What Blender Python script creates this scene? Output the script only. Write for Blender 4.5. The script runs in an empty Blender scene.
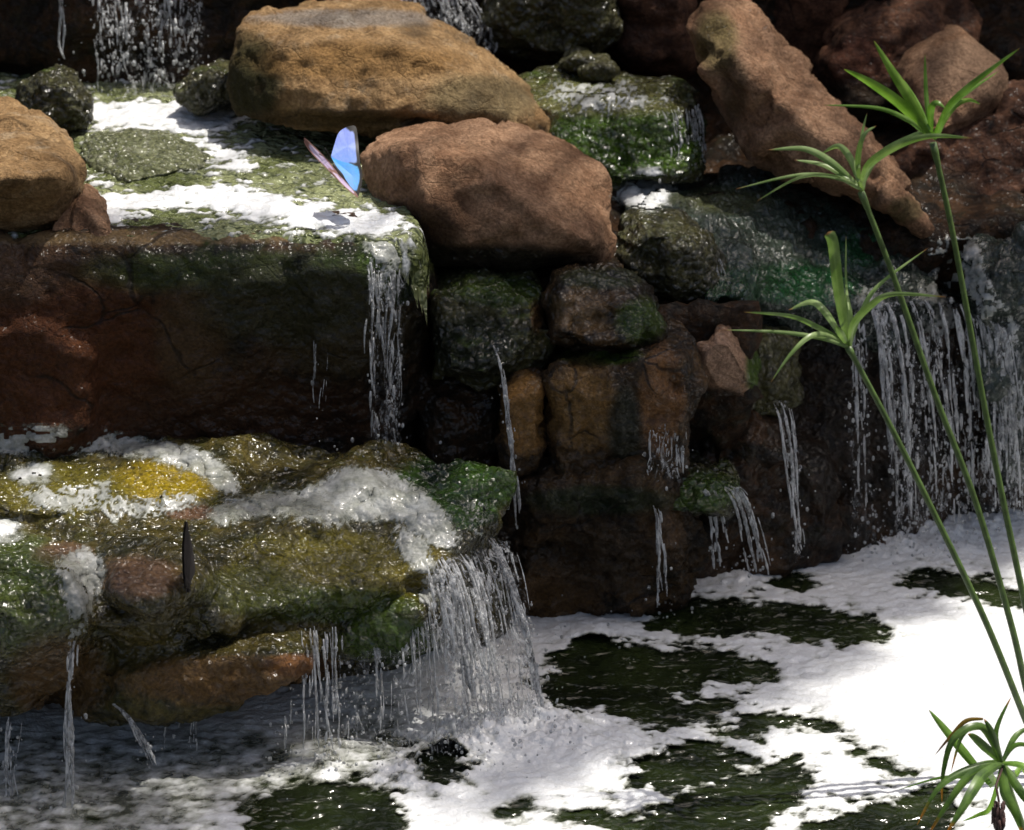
import bpy, bmesh, math, random
import numpy as np
from mathutils import Vector, Matrix
from mathutils.bvhtree import BVHTree

random.seed(7)
RNG = np.random.default_rng(7)
scene = bpy.context.scene
COL = scene.collection
R = math.radians

# ------------------------------------------------------------------ camera
W, H, F = 1024, 830, 3072.0
PITCH = R(22.0)
TARGET = Vector((0, 0, 0.34))
DIST = 4.5
CAM = TARGET + Vector((0, -DIST * math.cos(PITCH), DIST * math.sin(PITCH)))
cam_data = bpy.data.cameras.new("camera")
cam_data.sensor_width = 36.0
cam_data.lens = 36.0 * F / W
cam_data.clip_start = 0.05
cam_data.clip_end = 300
cam_data.dof.use_dof = True
cam_data.dof.focus_distance = 4.25
cam_data.dof.aperture_fstop = 7.0
cam = bpy.data.objects.new("camera", cam_data)
cam.location = CAM
cam.rotation_euler = (R(90) - PITCH, 0, 0)
COL.objects.link(cam)
scene.camera = cam

# ------------------------------------------------------------------ sky, sun, exposure
SUN_DIR = Vector((0.30, 0.08, 0.95)).normalized()      # towards the sun: almost overhead, a little to the right
SUN_EL = math.asin(SUN_DIR.z)
SUN_AZ = math.atan2(SUN_DIR.x, SUN_DIR.y)
world = bpy.data.worlds.new("World")
scene.world = world
world.use_nodes = True
nt = world.node_tree
sky = nt.nodes.new("ShaderNodeTexSky")
sky.sky_type = 'NISHITA'
sky.sun_disc = False
sky.sun_elevation = SUN_EL
sky.sun_rotation = SUN_AZ
sky.dust_density = 5.0
sky.ozone_density = 0.3
nt.links.new(sky.outputs[0], nt.nodes["Background"].inputs[0])
nt.nodes["Background"].inputs[1].default_value = 0.10
sun_data = bpy.data.lights.new("sun", 'SUN')
sun_data.energy = 5.0
sun_data.angle = R(0.5)
sun_data.color = (1.0, 0.95, 0.87)
sun = bpy.data.objects.new("sun", sun_data)
sun.rotation_euler = SUN_DIR.to_track_quat('Z', 'Y').to_euler()
sun.location = SUN_DIR * 20
COL.objects.link(sun)
scene.view_settings.view_transform = 'Standard'
scene.view_settings.look = 'None'
scene.view_settings.gamma = 1.0
scene.view_settings.use_curve_mapping = False
scene.view_settings.exposure = 0.2
scene.render.engine = 'CYCLES'
scene.cycles.transparent_max_bounces = 24
scene.cycles.max_bounces = 8
scene.cycles.caustics_reflective = False
scene.cycles.caustics_refractive = False

# ------------------------------------------------------------------ geometry helpers
cR = np.array([1, 0, 0.0])
cU = np.array([0, math.sin(PITCH), math.cos(PITCH)])
cF = np.array([0, math.cos(PITCH), -math.sin(PITCH)])
C0 = np.array(CAM)


def ray(px, py):
    return cF + cR * ((px - W / 2) / F) - cU * ((py - H / 2) / F)


def at(px, py, Y):
    d = ray(px, py)
    return C0 + d * ((Y - C0[1]) / d[1])


def atz(px, py, z):
    d = ray(px, py)
    return C0 + d * ((z - C0[2]) / d[2])


def proj(P):
    q = P - C0
    z = q @ cF
    return W / 2 + F * (q @ cR) / z, H / 2 - F * (q @ cU) / z


_G = np.array([(1, 1, 0), (-1, 1, 0), (1, -1, 0), (-1, -1, 0), (1, 0, 1), (-1, 0, 1), (1, 0, -1), (-1, 0, -1),
               (0, 1, 1), (0, -1, 1), (0, 1, -1), (0, -1, -1)], dtype=np.float32)


def perlin(P, seed=0):
    P = np.asarray(P, dtype=np.float32)
    i = np.floor(P).astype(np.int64)
    f = P - i
    u = f * f * f * (f * (f * 6 - 15) + 10)
    out = np.zeros(len(P), dtype=np.float32)
    for dx in (0, 1):
        wx = u[:, 0] if dx else 1 - u[:, 0]
        for dy in (0, 1):
            wy = u[:, 1] if dy else 1 - u[:, 1]
            for dz in (0, 1):
                wz = u[:, 2] if dz else 1 - u[:, 2]
                h = ((i[:, 0] + dx) * 73856093) ^ ((i[:, 1] + dy) * 19349663) ^ ((i[:, 2] + dz) * 83492791) ^ (seed * 2654435)
                h = (h ^ (h >> 13)) * 1274126177
                h = ((h ^ (h >> 16)) & 0x7fffffff) % 12
                g = _G[h]
                out += wx * wy * wz * (g[:, 0] * (f[:, 0] - dx) + g[:, 1] * (f[:, 1] - dy) + g[:, 2] * (f[:, 2] - dz))
    return out


def fbm(P, scale, octv=4, seed=0, rough=0.5, ridged=False):
    P = np.asarray(P, dtype=np.float32) * scale
    a, s, tot = 1.0, np.zeros(len(P), dtype=np.float32), 0.0
    for o in range(octv):
        n = perlin(P + 17.3 * o, seed + o)
        if ridged:
            n = 1 - 2.4 * np.abs(n)
        s += a * n
        tot += a
        a *= rough
        P = P * 2.03
    return s / tot


def mesh_from(name, V, faces, smooth=True):
    me = bpy.data.meshes.new(name)
    me.from_pydata([tuple(map(float, v)) for v in V] if not isinstance(V, np.ndarray) else V.tolist(), [], faces)
    if smooth:
        me.polygons.foreach_set("use_smooth", [True] * len(me.polygons))
    me.update()
    return me


def link(name, me, mat=None, parent=None):
    o = bpy.data.objects.new(name, me)
    COL.objects.link(o)
    if mat is not None:
        me.materials.append(mat)
    if parent is not None:
        o.parent = parent
    return o


def tag(o, label=None, cat=None, group=None, kind=None):
    if label:
        o["label"] = label
    if cat:
        o["category"] = cat
    if group:
        o["group"] = group
    if kind:
        o["kind"] = kind
    return o


def thing(name, loc, label, cat, group=None):
    o = bpy.data.objects.new(name, None)
    o.empty_display_size = 0.03
    o.location = loc
    COL.objects.link(o)
    return tag(o, label, cat, group)


def rebase(o):
    """put a mesh object's origin at the middle of its base"""
    me = o.data
    n = len(me.vertices)
    co = np.empty(n * 3, dtype=np.float32)
    me.vertices.foreach_get("co", co)
    co = co.reshape(-1, 3)
    b = np.array([co[:, 0].mean(), co[:, 1].mean(), co[:, 2].min()], dtype=np.float32)
    co -= b
    me.vertices.foreach_set("co", co.ravel())
    me.update()
    o.location = b.tolist()
    return o


def point_attr(me, name, arr):
    if arr.ndim == 1:
        a = me.attributes.new(name, 'FLOAT', 'POINT')
        a.data.foreach_set("value", arr.astype(np.float32))
    else:
        a = me.attributes.new(name, 'FLOAT_COLOR', 'POINT')
        a.data.foreach_set("color", arr.astype(np.float32).ravel())


def in_poly(px, py, poly):
    inside = np.zeros(px.shape, dtype=bool)
    n = len(poly)
    j = n - 1
    for i in range(n):
        xi, yi = poly[i]
        xj, yj = poly[j]
        c = ((yi > py) != (yj > py)) & (px < (xj - xi) * (py - yi) / (yj - yi + 1e-9) + xi)
        inside ^= c
        j = i
    return inside


def blur(a, r, it=2):
    for _ in range(it):
        for ax in (0, 1):
            k = 2 * r + 1
            pad = [(0, 0), (0, 0)]
            pad[ax] = (r + 1, r)
            c = np.cumsum(np.pad(a, pad, mode='edge'), axis=ax)
            a = (np.take(c, range(k, c.shape[ax]), axis=ax) - np.take(c, range(0, c.shape[ax] - k), axis=ax)) / k
    return a


# ------------------------------------------------------------------ materials
class N:
    """small node helper"""

    def __init__(s, name):
        s.m = bpy.data.materials.new(name)
        s.m.use_nodes = True
        s.t = s.m.node_tree
        s.t.nodes.clear()
        s.out = s.t.nodes.new("ShaderNodeOutputMaterial")

    def n(s, typ, **kw):
        x = s.t.nodes.new("ShaderNode" + typ)
        for k, v in kw.items():
            setattr(x, k, v)
        return x

    def set(s, sock, v):
        if hasattr(v, "is_output") or isinstance(v, bpy.types.NodeSocket):
            s.t.links.new(v, sock)
        else:
            sock.default_value = v

    def pos(s):
        return s.n("NewGeometry").outputs["Position"]

    def mapv(s, vec, scale):
        m = s.n("Mapping")
        s.set(m.inputs["Vector"], vec)
        m.inputs["Scale"].default_value = scale
        return m.outputs[0]

    def noise(s, vec, scale, detail=4, rough=0.55, dist=0.0):
        x = s.n("TexNoise")
        s.set(x.inputs["Vector"], vec)
        x.inputs["Scale"].default_value = scale
        x.inputs["Detail"].default_value = detail
        x.inputs["Roughness"].default_value = rough
        x.inputs["Distortion"].default_value = dist
        return x.outputs["Fac"]

    def vor(s, vec, scale, feature='F1'):
        x = s.n("TexVoronoi", feature=feature)
        s.set(x.inputs["Vector"], vec)
        x.inputs["Scale"].default_value = scale
        return x.outputs["Distance"]

    def math(s, op, a, b=0.0, clamp=False):
        x = s.n("Math", operation=op, use_clamp=clamp)
        s.set(x.inputs[0], a)
        s.set(x.inputs[1], b)
        return x.outputs[0]

    def rng(s, v, a, b, c=0.0, d=1.0, smooth=True):
        x = s.n("MapRange")
        if smooth:
            x.interpolation_type = 'SMOOTHSTEP'
        s.set(x.inputs[0], v)
        for i, q in enumerate((a, b, c, d)):
            x.inputs[i + 1].default_value = q
        return x.outputs[0]

    def mix(s, f, a, b, blend='MIX'):
        x = s.n("Mix", data_type='RGBA', blend_type=blend)
        s.set(x.inputs[0], f)
        s.set(x.inputs[6], a if not isinstance(a, tuple) else (*a, 1) if len(a) == 3 else a)
        s.set(x.inputs[7], b if not isinstance(b, tuple) else (*b, 1) if len(b) == 3 else b)
        return x.outputs[2]

    def attr(s, name):
        x = s.n("Attribute")
        x.attribute_name = name
        return x

    def beads(s, vec, scale):
        """rounded little domes"""
        x = s.n("TexVoronoi", feature='SMOOTH_F1')
        s.set(x.inputs["Vector"], vec)
        x.inputs["Scale"].default_value = scale
        x.inputs["Smoothness"].default_value = 0.35
        d = x.outputs["Distance"]
        return s.math('SUBTRACT', 1.0, s.math('MULTIPLY', d, d))

    def bump(s, h, strength, dist, normal=None):
        x = s.n("Bump")
        x.inputs["Strength"].default_value = strength
        x.inputs["Distance"].default_value = dist
        s.set(x.inputs["Height"], h)
        if normal is not None:
            s.set(x.inputs["Normal"], normal)
        return x.outputs[0]

    def principled(s, **kw):
        x = s.n("BsdfPrincipled")
        for k, v in kw.items():
            v = (*v, 1) if isinstance(v, tuple) and len(v) == 3 else v
            s.set(x.inputs[k.replace("_", " ")], v)
        return x

    def done(s, shader):
        s.t.links.new(shader, s.out.inputs[0])
        return s.m


def rock_material(name, c1, c2, c3, moss=(0.030, 0.060, 0.010), grain=1.0, beads=0.0, streak=None, cracks=0.75):
    """stone with painted algae and some shade (paint), wetness (aux.r) and moss (aux.g) given per vertex"""
    s = N(name)
    P = s.pos()
    big = s.noise(P, 9.0, 6, 0.6, 0.4)
    mid = s.noise(P, 38.0, 6, 0.62, 0.2)
    fine = s.noise(P, 190.0, 4, 0.6)
    f = s.rng(s.math('ADD', s.math('MULTIPLY', big, 0.5), s.math('MULTIPLY', mid, 0.5)), 0.40, 0.62)
    col = s.mix(f, c1, c2)
    col = s.mix(s.rng(s.noise(P, 21.0, 8, 0.7, 0.6), 0.52, 0.68), col, c3)
    paint = s.attr("paint")
    pa = s.math('MULTIPLY', paint.outputs["Alpha"], s.rng(s.math('ADD', s.math('ADD', mid, s.math('MULTIPLY', s.math('SUBTRACT', fine, 0.5), 0.5)), s.math('MULTIPLY', paint.outputs["Alpha"], 0.50)), 0.50, 0.80))
    col = s.mix(pa, col, paint.outputs["Color"])
    wv = s.n("Vector" + "Math", operation='ADD')
    nz_ = s.n("TexNoise")
    s.set(nz_.inputs["Vector"], P)
    nz_.inputs["Scale"].default_value = 9.0
    sc_ = s.n("Vector" + "Math", operation='SCALE')
    s.set(sc_.inputs[0], nz_.outputs["Color"])
    sc_.inputs["Scale"].default_value = 0.09
    s.set(wv.inputs[0], P)
    s.set(wv.inputs[1], sc_.outputs[0])
    crackd = s.vor(s.mapv(wv.outputs[0], (1, 1, 1.4)), 6.5, 'DISTANCE_TO_EDGE')
    crk = s.math('MULTIPLY', s.rng(crackd, 0.004, 0.030, 1.0, 0.0), s.rng(s.noise(P, 6.0, 3, 0.5), 0.47, 0.58))
    col = s.mix(s.math('MULTIPLY', crk, cracks), col, (0.018, 0.012, 0.008))
    col = s.mix(s.rng(s.noise(P, 12.0, 8, 0.75, 0.5), 0.57, 0.66, 0.0, 0.55), col, tuple(q * 0.35 for q in c1))
    aux = s.n("SeparateColor")
    s.set(aux.inputs[0], s.attr("aux").outputs["Color"])
    wet, mossv = aux.outputs[0], aux.outputs[1]
    nz = s.n("SeparateXYZ")
    s.set(nz.inputs[0], s.n("NewGeometry").outputs["Normal"])
    mz = s.math('ADD', s.math('MULTIPLY', nz.outputs[2], 0.22), s.math('MULTIPLY', s.noise(P, 16.0, 8, 0.68, 0.3), 1.1))
    mf = s.rng(s.math('ADD', mz, mossv), 1.0, 1.32)
    mosscol = s.mix(s.rng(s.noise(P, 60.0, 4, 0.6), 0.35, 0.7), moss, tuple(min(1, q * 2.3) for q in moss))
    mosscol = s.mix(s.rng(s.noise(P, 14.0, 3, 0.6), 0.45, 0.7), mosscol, (0.010, 0.022, 0.010))
    col = s.mix(mf, col, mosscol)
    # pits and grain are part of the stone's own colour
    col = s.mix(s.rng(fine, 0.30, 0.72, 0.0, 1.0), s.mix(1.0, col, (0.50, 0.48, 0.46), 'MULTIPLY'), col)
    wetn = s.math('MULTIPLY', wet, s.rng(s.noise(P, 26.0, 5, 0.6), 0.25, 0.55, 0.35, 1.0), clamp=True)
    rough = s.math('ADD', s.math('MULTIPLY', s.math('SUBTRACT', 1.0, wetn), 0.74), 0.16)
    h = s.math('ADD', s.math('MULTIPLY', s.noise(P, 60.0, 9, 0.72), 1.15), s.math('MULTIPLY', fine, 0.28 * grain))
    h = s.math('ADD', h, s.math('MULTIPLY', s.rng(s.vor(s.mapv(P, (1, 1, 1.6)), 23.0, 'DISTANCE_TO_EDGE'), 0.0, 0.05), 0.10 * grain))
    h = s.math('SUBTRACT', h, s.math('MULTIPLY', crk, 0.6 * cracks))
    if beads:
        h = s.math('ADD', h, s.math('MULTIPLY', s.math('SUBTRACT', 1.0, s.vor(P, 105.0)), beads))
    nrm = s.bump(h, 0.8 * grain, 0.020)
    b = s.principled(Base_Color=col, Roughness=rough, Normal=nrm, IOR=1.45, Specular_IOR_Level=0.22)
    if streak is not None:
        hs = s.noise(s.mapv(P, streak), 62.0, 2.5, 0.5, 0.7)
        cn = s.bump(hs, 1.0, 0.022)
    else:
        hs = s.math('ADD', s.math('MULTIPLY', s.beads(P, 78.0), 0.55 + beads), s.math('MULTIPLY', s.noise(P, 55.0, 2.0, 0.5), 1.6))
        cn = s.bump(hs, 1.0, 0.010)
    s.set(b.inputs["Coat Weight"], s.math('MULTIPLY', wetn, 0.95, clamp=True))
    b.inputs["Coat Roughness"].default_value = 0.20
    b.inputs["Coat IOR"].default_value = 1.55
    s.set(b.inputs["Coat Normal"], cn)
    return s.done(b.outputs[0])


M = {}
M['tan'] = rock_material("tan_boulder_stone", (0.30, 0.18, 0.080), (0.50, 0.325, 0.160), (0.42, 0.31, 0.19), cracks=0.35)
M['red'] = rock_material("red_brown_stone", (0.29, 0.158, 0.088), (0.50, 0.305, 0.185), (0.39, 0.235, 0.138), cracks=0.22)
M['bg'] = rock_material("dark_red_stone", (0.055, 0.024, 0.014), (0.19, 0.088, 0.048), (0.12, 0.060, 0.036))
M['wall'] = rock_material("wet_brown_wall_stone", (0.012, 0.008, 0.004), (0.080, 0.038, 0.014), (0.034, 0.028, 0.012), moss=(0.020, 0.036, 0.006))
M['block'] = rock_material("ochre_block_stone", (0.024, 0.014, 0.006), (0.130, 0.072, 0.026), (0.042, 0.034, 0.016), moss=(0.014, 0.042, 0.008), grain=1.25)
M['moss'] = rock_material("mossy_wet_stone", (0.032, 0.030, 0.012), (0.105, 0.100, 0.036), (0.150, 0.155, 0.070), moss=(0.062, 0.100, 0.014), beads=0.9, cracks=0.20)
M['awash'] = rock_material("washed_pale_mossy_stone", (0.13, 0.145, 0.065), (0.27, 0.29, 0.16), (0.38, 0.39, 0.28), moss=(0.070, 0.110, 0.025), beads=1.3, cracks=0.00)
M['slick'] = rock_material("streaming_mossy_stone", (0.022, 0.034, 0.024), (0.085, 0.110, 0.090), (0.040, 0.062, 0.042), moss=(0.012, 0.062, 0.016), beads=0.2, streak=(1.0, 0.5, 0.6), cracks=0.10)
M['ledge'] = rock_material("wet_algae_ledge_stone", (0.038, 0.036, 0.009), (0.150, 0.118, 0.030), (0.115, 0.112, 0.026), moss=(0.030, 0.068, 0.008), beads=0.5, cracks=0.30)


def water_material(name, deep, lit, strength=1.0, scale=34.0):
    s = N(name)
    P = s.pos()
    q = s.mapv(P, (1.0, 1.5, 1.0))
    h = s.noise(q, scale, 2.0, 0.5, 0.6)
    col = s.mix(s.rng(s.noise(P, 7.0, 4, 0.55), 0.35, 0.65), deep, lit)
    b = s.principled(Base_Color=col, Roughness=0.14, IOR=1.36, Normal=s.bump(h, min(1.0, strength), 0.030 * max(1.0, strength)))
    return s.done(b.outputs[0])


M['water'] = water_material("dark_green_pool_water", (0.005, 0.007, 0.003), (0.016, 0.023, 0.007), 0.42, 30.0)
M['stream'] = water_material("shallow_stream_water", (0.085, 0.100, 0.035), (0.250, 0.270, 0.140), 1.45, 42.0)


def foam_material(name, c=(0.62, 0.63, 0.64)):
    s = N(name)
    P = s.pos()
    th = s.attr("thick").outputs["Fac"]
    bub = s.beads(P, 230.0)
    bub2 = s.beads(P, 95.0)
    h = s.math('ADD', s.math('MULTIPLY', bub, 0.55), s.math('MULTIPLY', s.noise(P, 34.0, 3, 0.5), 0.6))
    h = s.math('ADD', h, s.math('MULTIPLY', bub2, 0.35))
    f = s.rng(s.math('ADD', th, s.math('MULTIPLY', s.math('SUBTRACT', s.noise(P, 30.0, 5, 0.6), 0.5), 0.9)), -0.05, 0.85)
    col = s.mix(f, (0.20, 0.21, 0.16), c)
    b = s.principled(Base_Color=col, Roughness=0.30, Normal=s.bump(h, 0.32, 0.006), IOR=1.33)
    b.inputs["Coat Weight"].default_value = 0.5
    b.inputs["Coat Roughness"].default_value = 0.12
    b.inputs["Subsurface Weight"].default_value = 0.0
    tr = s.n("BsdfTransparent")
    mx = s.n("MixShader")
    a = s.rng(s.math('ADD', th, s.math('MULTIPLY', s.math('SUBTRACT', s.noise(P, 95.0, 6, 0.72), 0.5), 0.55)), -0.06, 0.55)
    s.set(mx.inputs[0], a)
    s.set(mx.inputs[1], tr.outputs[0])
    s.set(mx.inputs[2], b.outputs[0])
    return s.done(mx.outputs[0])


M['foam'] = foam_material("white_foam")


def fall_material():
    """moving water: mostly clear, with bright ragged streaks along the fall"""
    s = N("falling_water")
    P = s.pos()
    sh = s.attr("sheet").outputs["Fac"]
    q = s.mapv(P, (1.0, 1.0, 0.24))
    n1 = s.noise(q, 100.0, 4, 0.62, 1.0)
    n2 = s.noise(s.mapv(P, (1.0, 1.0, 0.30)), 30.0, 5, 0.62, 0.4)
    bub = s.noise(s.mapv(P, (1.0, 1.0, 0.6)), 170.0, 2, 0.5, 0.3)
    veil = s.math('MULTIPLY', s.math('MAXIMUM', s.rng(n1, 0.50, 0.70, 0.0, 0.95), s.rng(bub, 0.56, 0.66, 0.0, 0.95)), s.rng(n2, 0.40, 0.60, 0.06, 1.0))
    edge = s.rng(sh, 0.0, 0.5)
    issheet = s.math('GREATER_THAN', sh, 0.001)
    nb = s.bump(s.math('ADD', s.noise(P, 140.0, 2, 0.5), n1), 1.0, 0.012)
    b = s.principled(Base_Color=(0.86, 0.87, 0.88), Roughness=0.10, IOR=1.5, Normal=nb)
    tl = s.n("BsdfTranslucent")
    tl.inputs[0].default_value = (0.94, 0.95, 0.96, 1)
    m2 = s.n("MixShader")
    m2.inputs[0].default_value = 0.45
    s.set(m2.inputs[1], b.outputs[0])
    s.set(m2.inputs[2], tl.outputs[0])
    gl = s.principled(Base_Color=(1.0, 1.0, 1.0), Roughness=0.03, IOR=1.333, Normal=nb)
    gl.inputs["Transmission Weight"].default_value = 1.0
    tr = s.n("BsdfTransparent")

    def mixs(f, a, c):
        x = s.n("MixShader")
        s.set(x.inputs[0], f)
        s.set(x.inputs[1], a)
        s.set(x.inputs[2], c)
        return x.outputs[0]

    thread = mixs(s.rng(n1, 0.37, 0.61, 0.18, 0.90), mixs(0.55, tr.outputs[0], gl.outputs[0]), m2.outputs[0])
    sheet = mixs(s.math('MULTIPLY', veil, edge), tr.outputs[0], m2.outputs[0])
    mx = s.n("MixShader")
    s.set(mx.inputs[0], issheet)
    s.set(mx.inputs[1], thread)
    s.set(mx.inputs[2], sheet)
    return s.done(mx.outputs[0])


M['fall'] = fall_material()


def leaf_material(name, base, light, tip, tip_from=0.86):
    s = N(name)
    t = s.attr("along").outputs["Fac"]
    P = s.pos()
    col = s.mix(s.rng(s.noise(P, 45.0, 3, 0.5), 0.35, 0.7), base, light)
    col = s.mix(s.rng(s.attr("across").outputs["Fac"], 0.0, 0.25, 0.55, 0.0), col, light)
    col = s.mix(s.rng(s.math('ADD', t, s.math('MULTIPLY', s.math('SUBTRACT', s.noise(P, 160.0, 3, 0.5), 0.5), 0.10)), tip_from, min(1.02, tip_from + 0.10)), col, tip)
    b = s.principled(Base_Color=col, Roughness=0.36, IOR=1.45)
    tl = s.n("BsdfTranslucent")
    s.set(tl.inputs[0], s.mix(1.0, col, (1.0, 1.25, 0.5), 'MULTIPLY'))
    mx = s.n("MixShader")
    mx.inputs[0].default_value = 0.35
    s.set(mx.inputs[1], b.outputs[0])
    s.set(mx.inputs[2], tl.outputs[0])
    return s.done(mx.outputs[0])


M['leaf'] = leaf_material("fresh_green_leaf", (0.105, 0.200, 0.030), (0.200, 0.330, 0.075), (0.26, 0.11, 0.04), 0.93)
M['leafpale'] = leaf_material("pale_green_leaf", (0.150, 0.225, 0.070), (0.270, 0.350, 0.150), (0.30, 0.13, 0.05), 0.90)
M['leafdark'] = leaf_material("dark_green_leaf", (0.048, 0.090, 0.022), (0.120, 0.200, 0.045), (0.42, 0.16, 0.03), 0.82)
M['leaflight'] = leaf_material("yellow_green_leaf", (0.13, 0.24, 0.03), (0.24, 0.38, 0.07), (0.30, 0.28, 0.05), 0.92)
M['leafbrown'] = leaf_material("withered_leaf", (0.22, 0.13, 0.03), (0.30, 0.17, 0.03), (0.16, 0.07, 0.04), 0.7)


def simple(name, c, rough=0.5, scale=60.0, var=0.5, bump=0.3):
    s = N(name)
    P = s.pos()
    n = s.noise(P, scale, 4, 0.6)
    col = s.mix(s.rng(n, 0.3, 0.7), tuple(q * (1 - var) for q in c), c)
    b = s.principled(Base_Color=col, Roughness=rough, Normal=s.bump(n, bump, 0.003))
    return s.done(b.outputs[0])


M['stem'] = simple("green_stalk", (0.085, 0.140, 0.035), 0.4, 70.0, 0.45)
M['dead'] = simple("dried_flower", (0.060, 0.022, 0.018), 0.7, 90.0, 0.6)
M['bark'] = simple("tree_bark", (0.12, 0.085, 0.06), 0.9, 30.0, 0.5, 0.8)
M['canopy'] = leaf_material("canopy_leaf", (0.040, 0.085, 0.015), (0.070, 0.130, 0.025), (0.06, 0.10, 0.02), 0.9)
M['ground'] = simple("garden_soil", (0.09, 0.065, 0.045), 0.95, 5.0, 0.5, 0.6)


# ------------------------------------------------------------------ rock builder
ROCKS = []          # (object, BVH)
PAINT = []          # algae, mineral stains, some painted shade: (px, py, rx, ry, colour, strength, rock key or None)


def hull(sil=(), Y=0.0, f=0.06, b=0.10, lean=0.0, front=(), back=(), inner=0.72):
    """points of a convex lump: outline sil at depth Y (leaning back with height), bulging f forward and b backward"""
    pts = []
    if sil:
        cx = sum(p[0] for p in sil) / len(sil)
        cy = sum(p[1] for p in sil) / len(sil)
        for p in sil:
            y = (p[2] if len(p) > 2 else Y) + lean * (cy - p[1]) / 100.0
            pts.append(at(p[0], p[1], y))
            qx, qy = cx + (p[0] - cx) * inner, cy + (p[1] - cy) * inner
            if f:
                pts.append(at(qx, qy, y - f))
            if b:
                a0 = at(qx, qy, y)
                pts.append(a0 + np.array([0, b, 0.0]))
    for p in front:
        pts.append(at(*p))
    for p in back:
        pts.append(np.array(p, dtype=float))
    return pts


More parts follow.
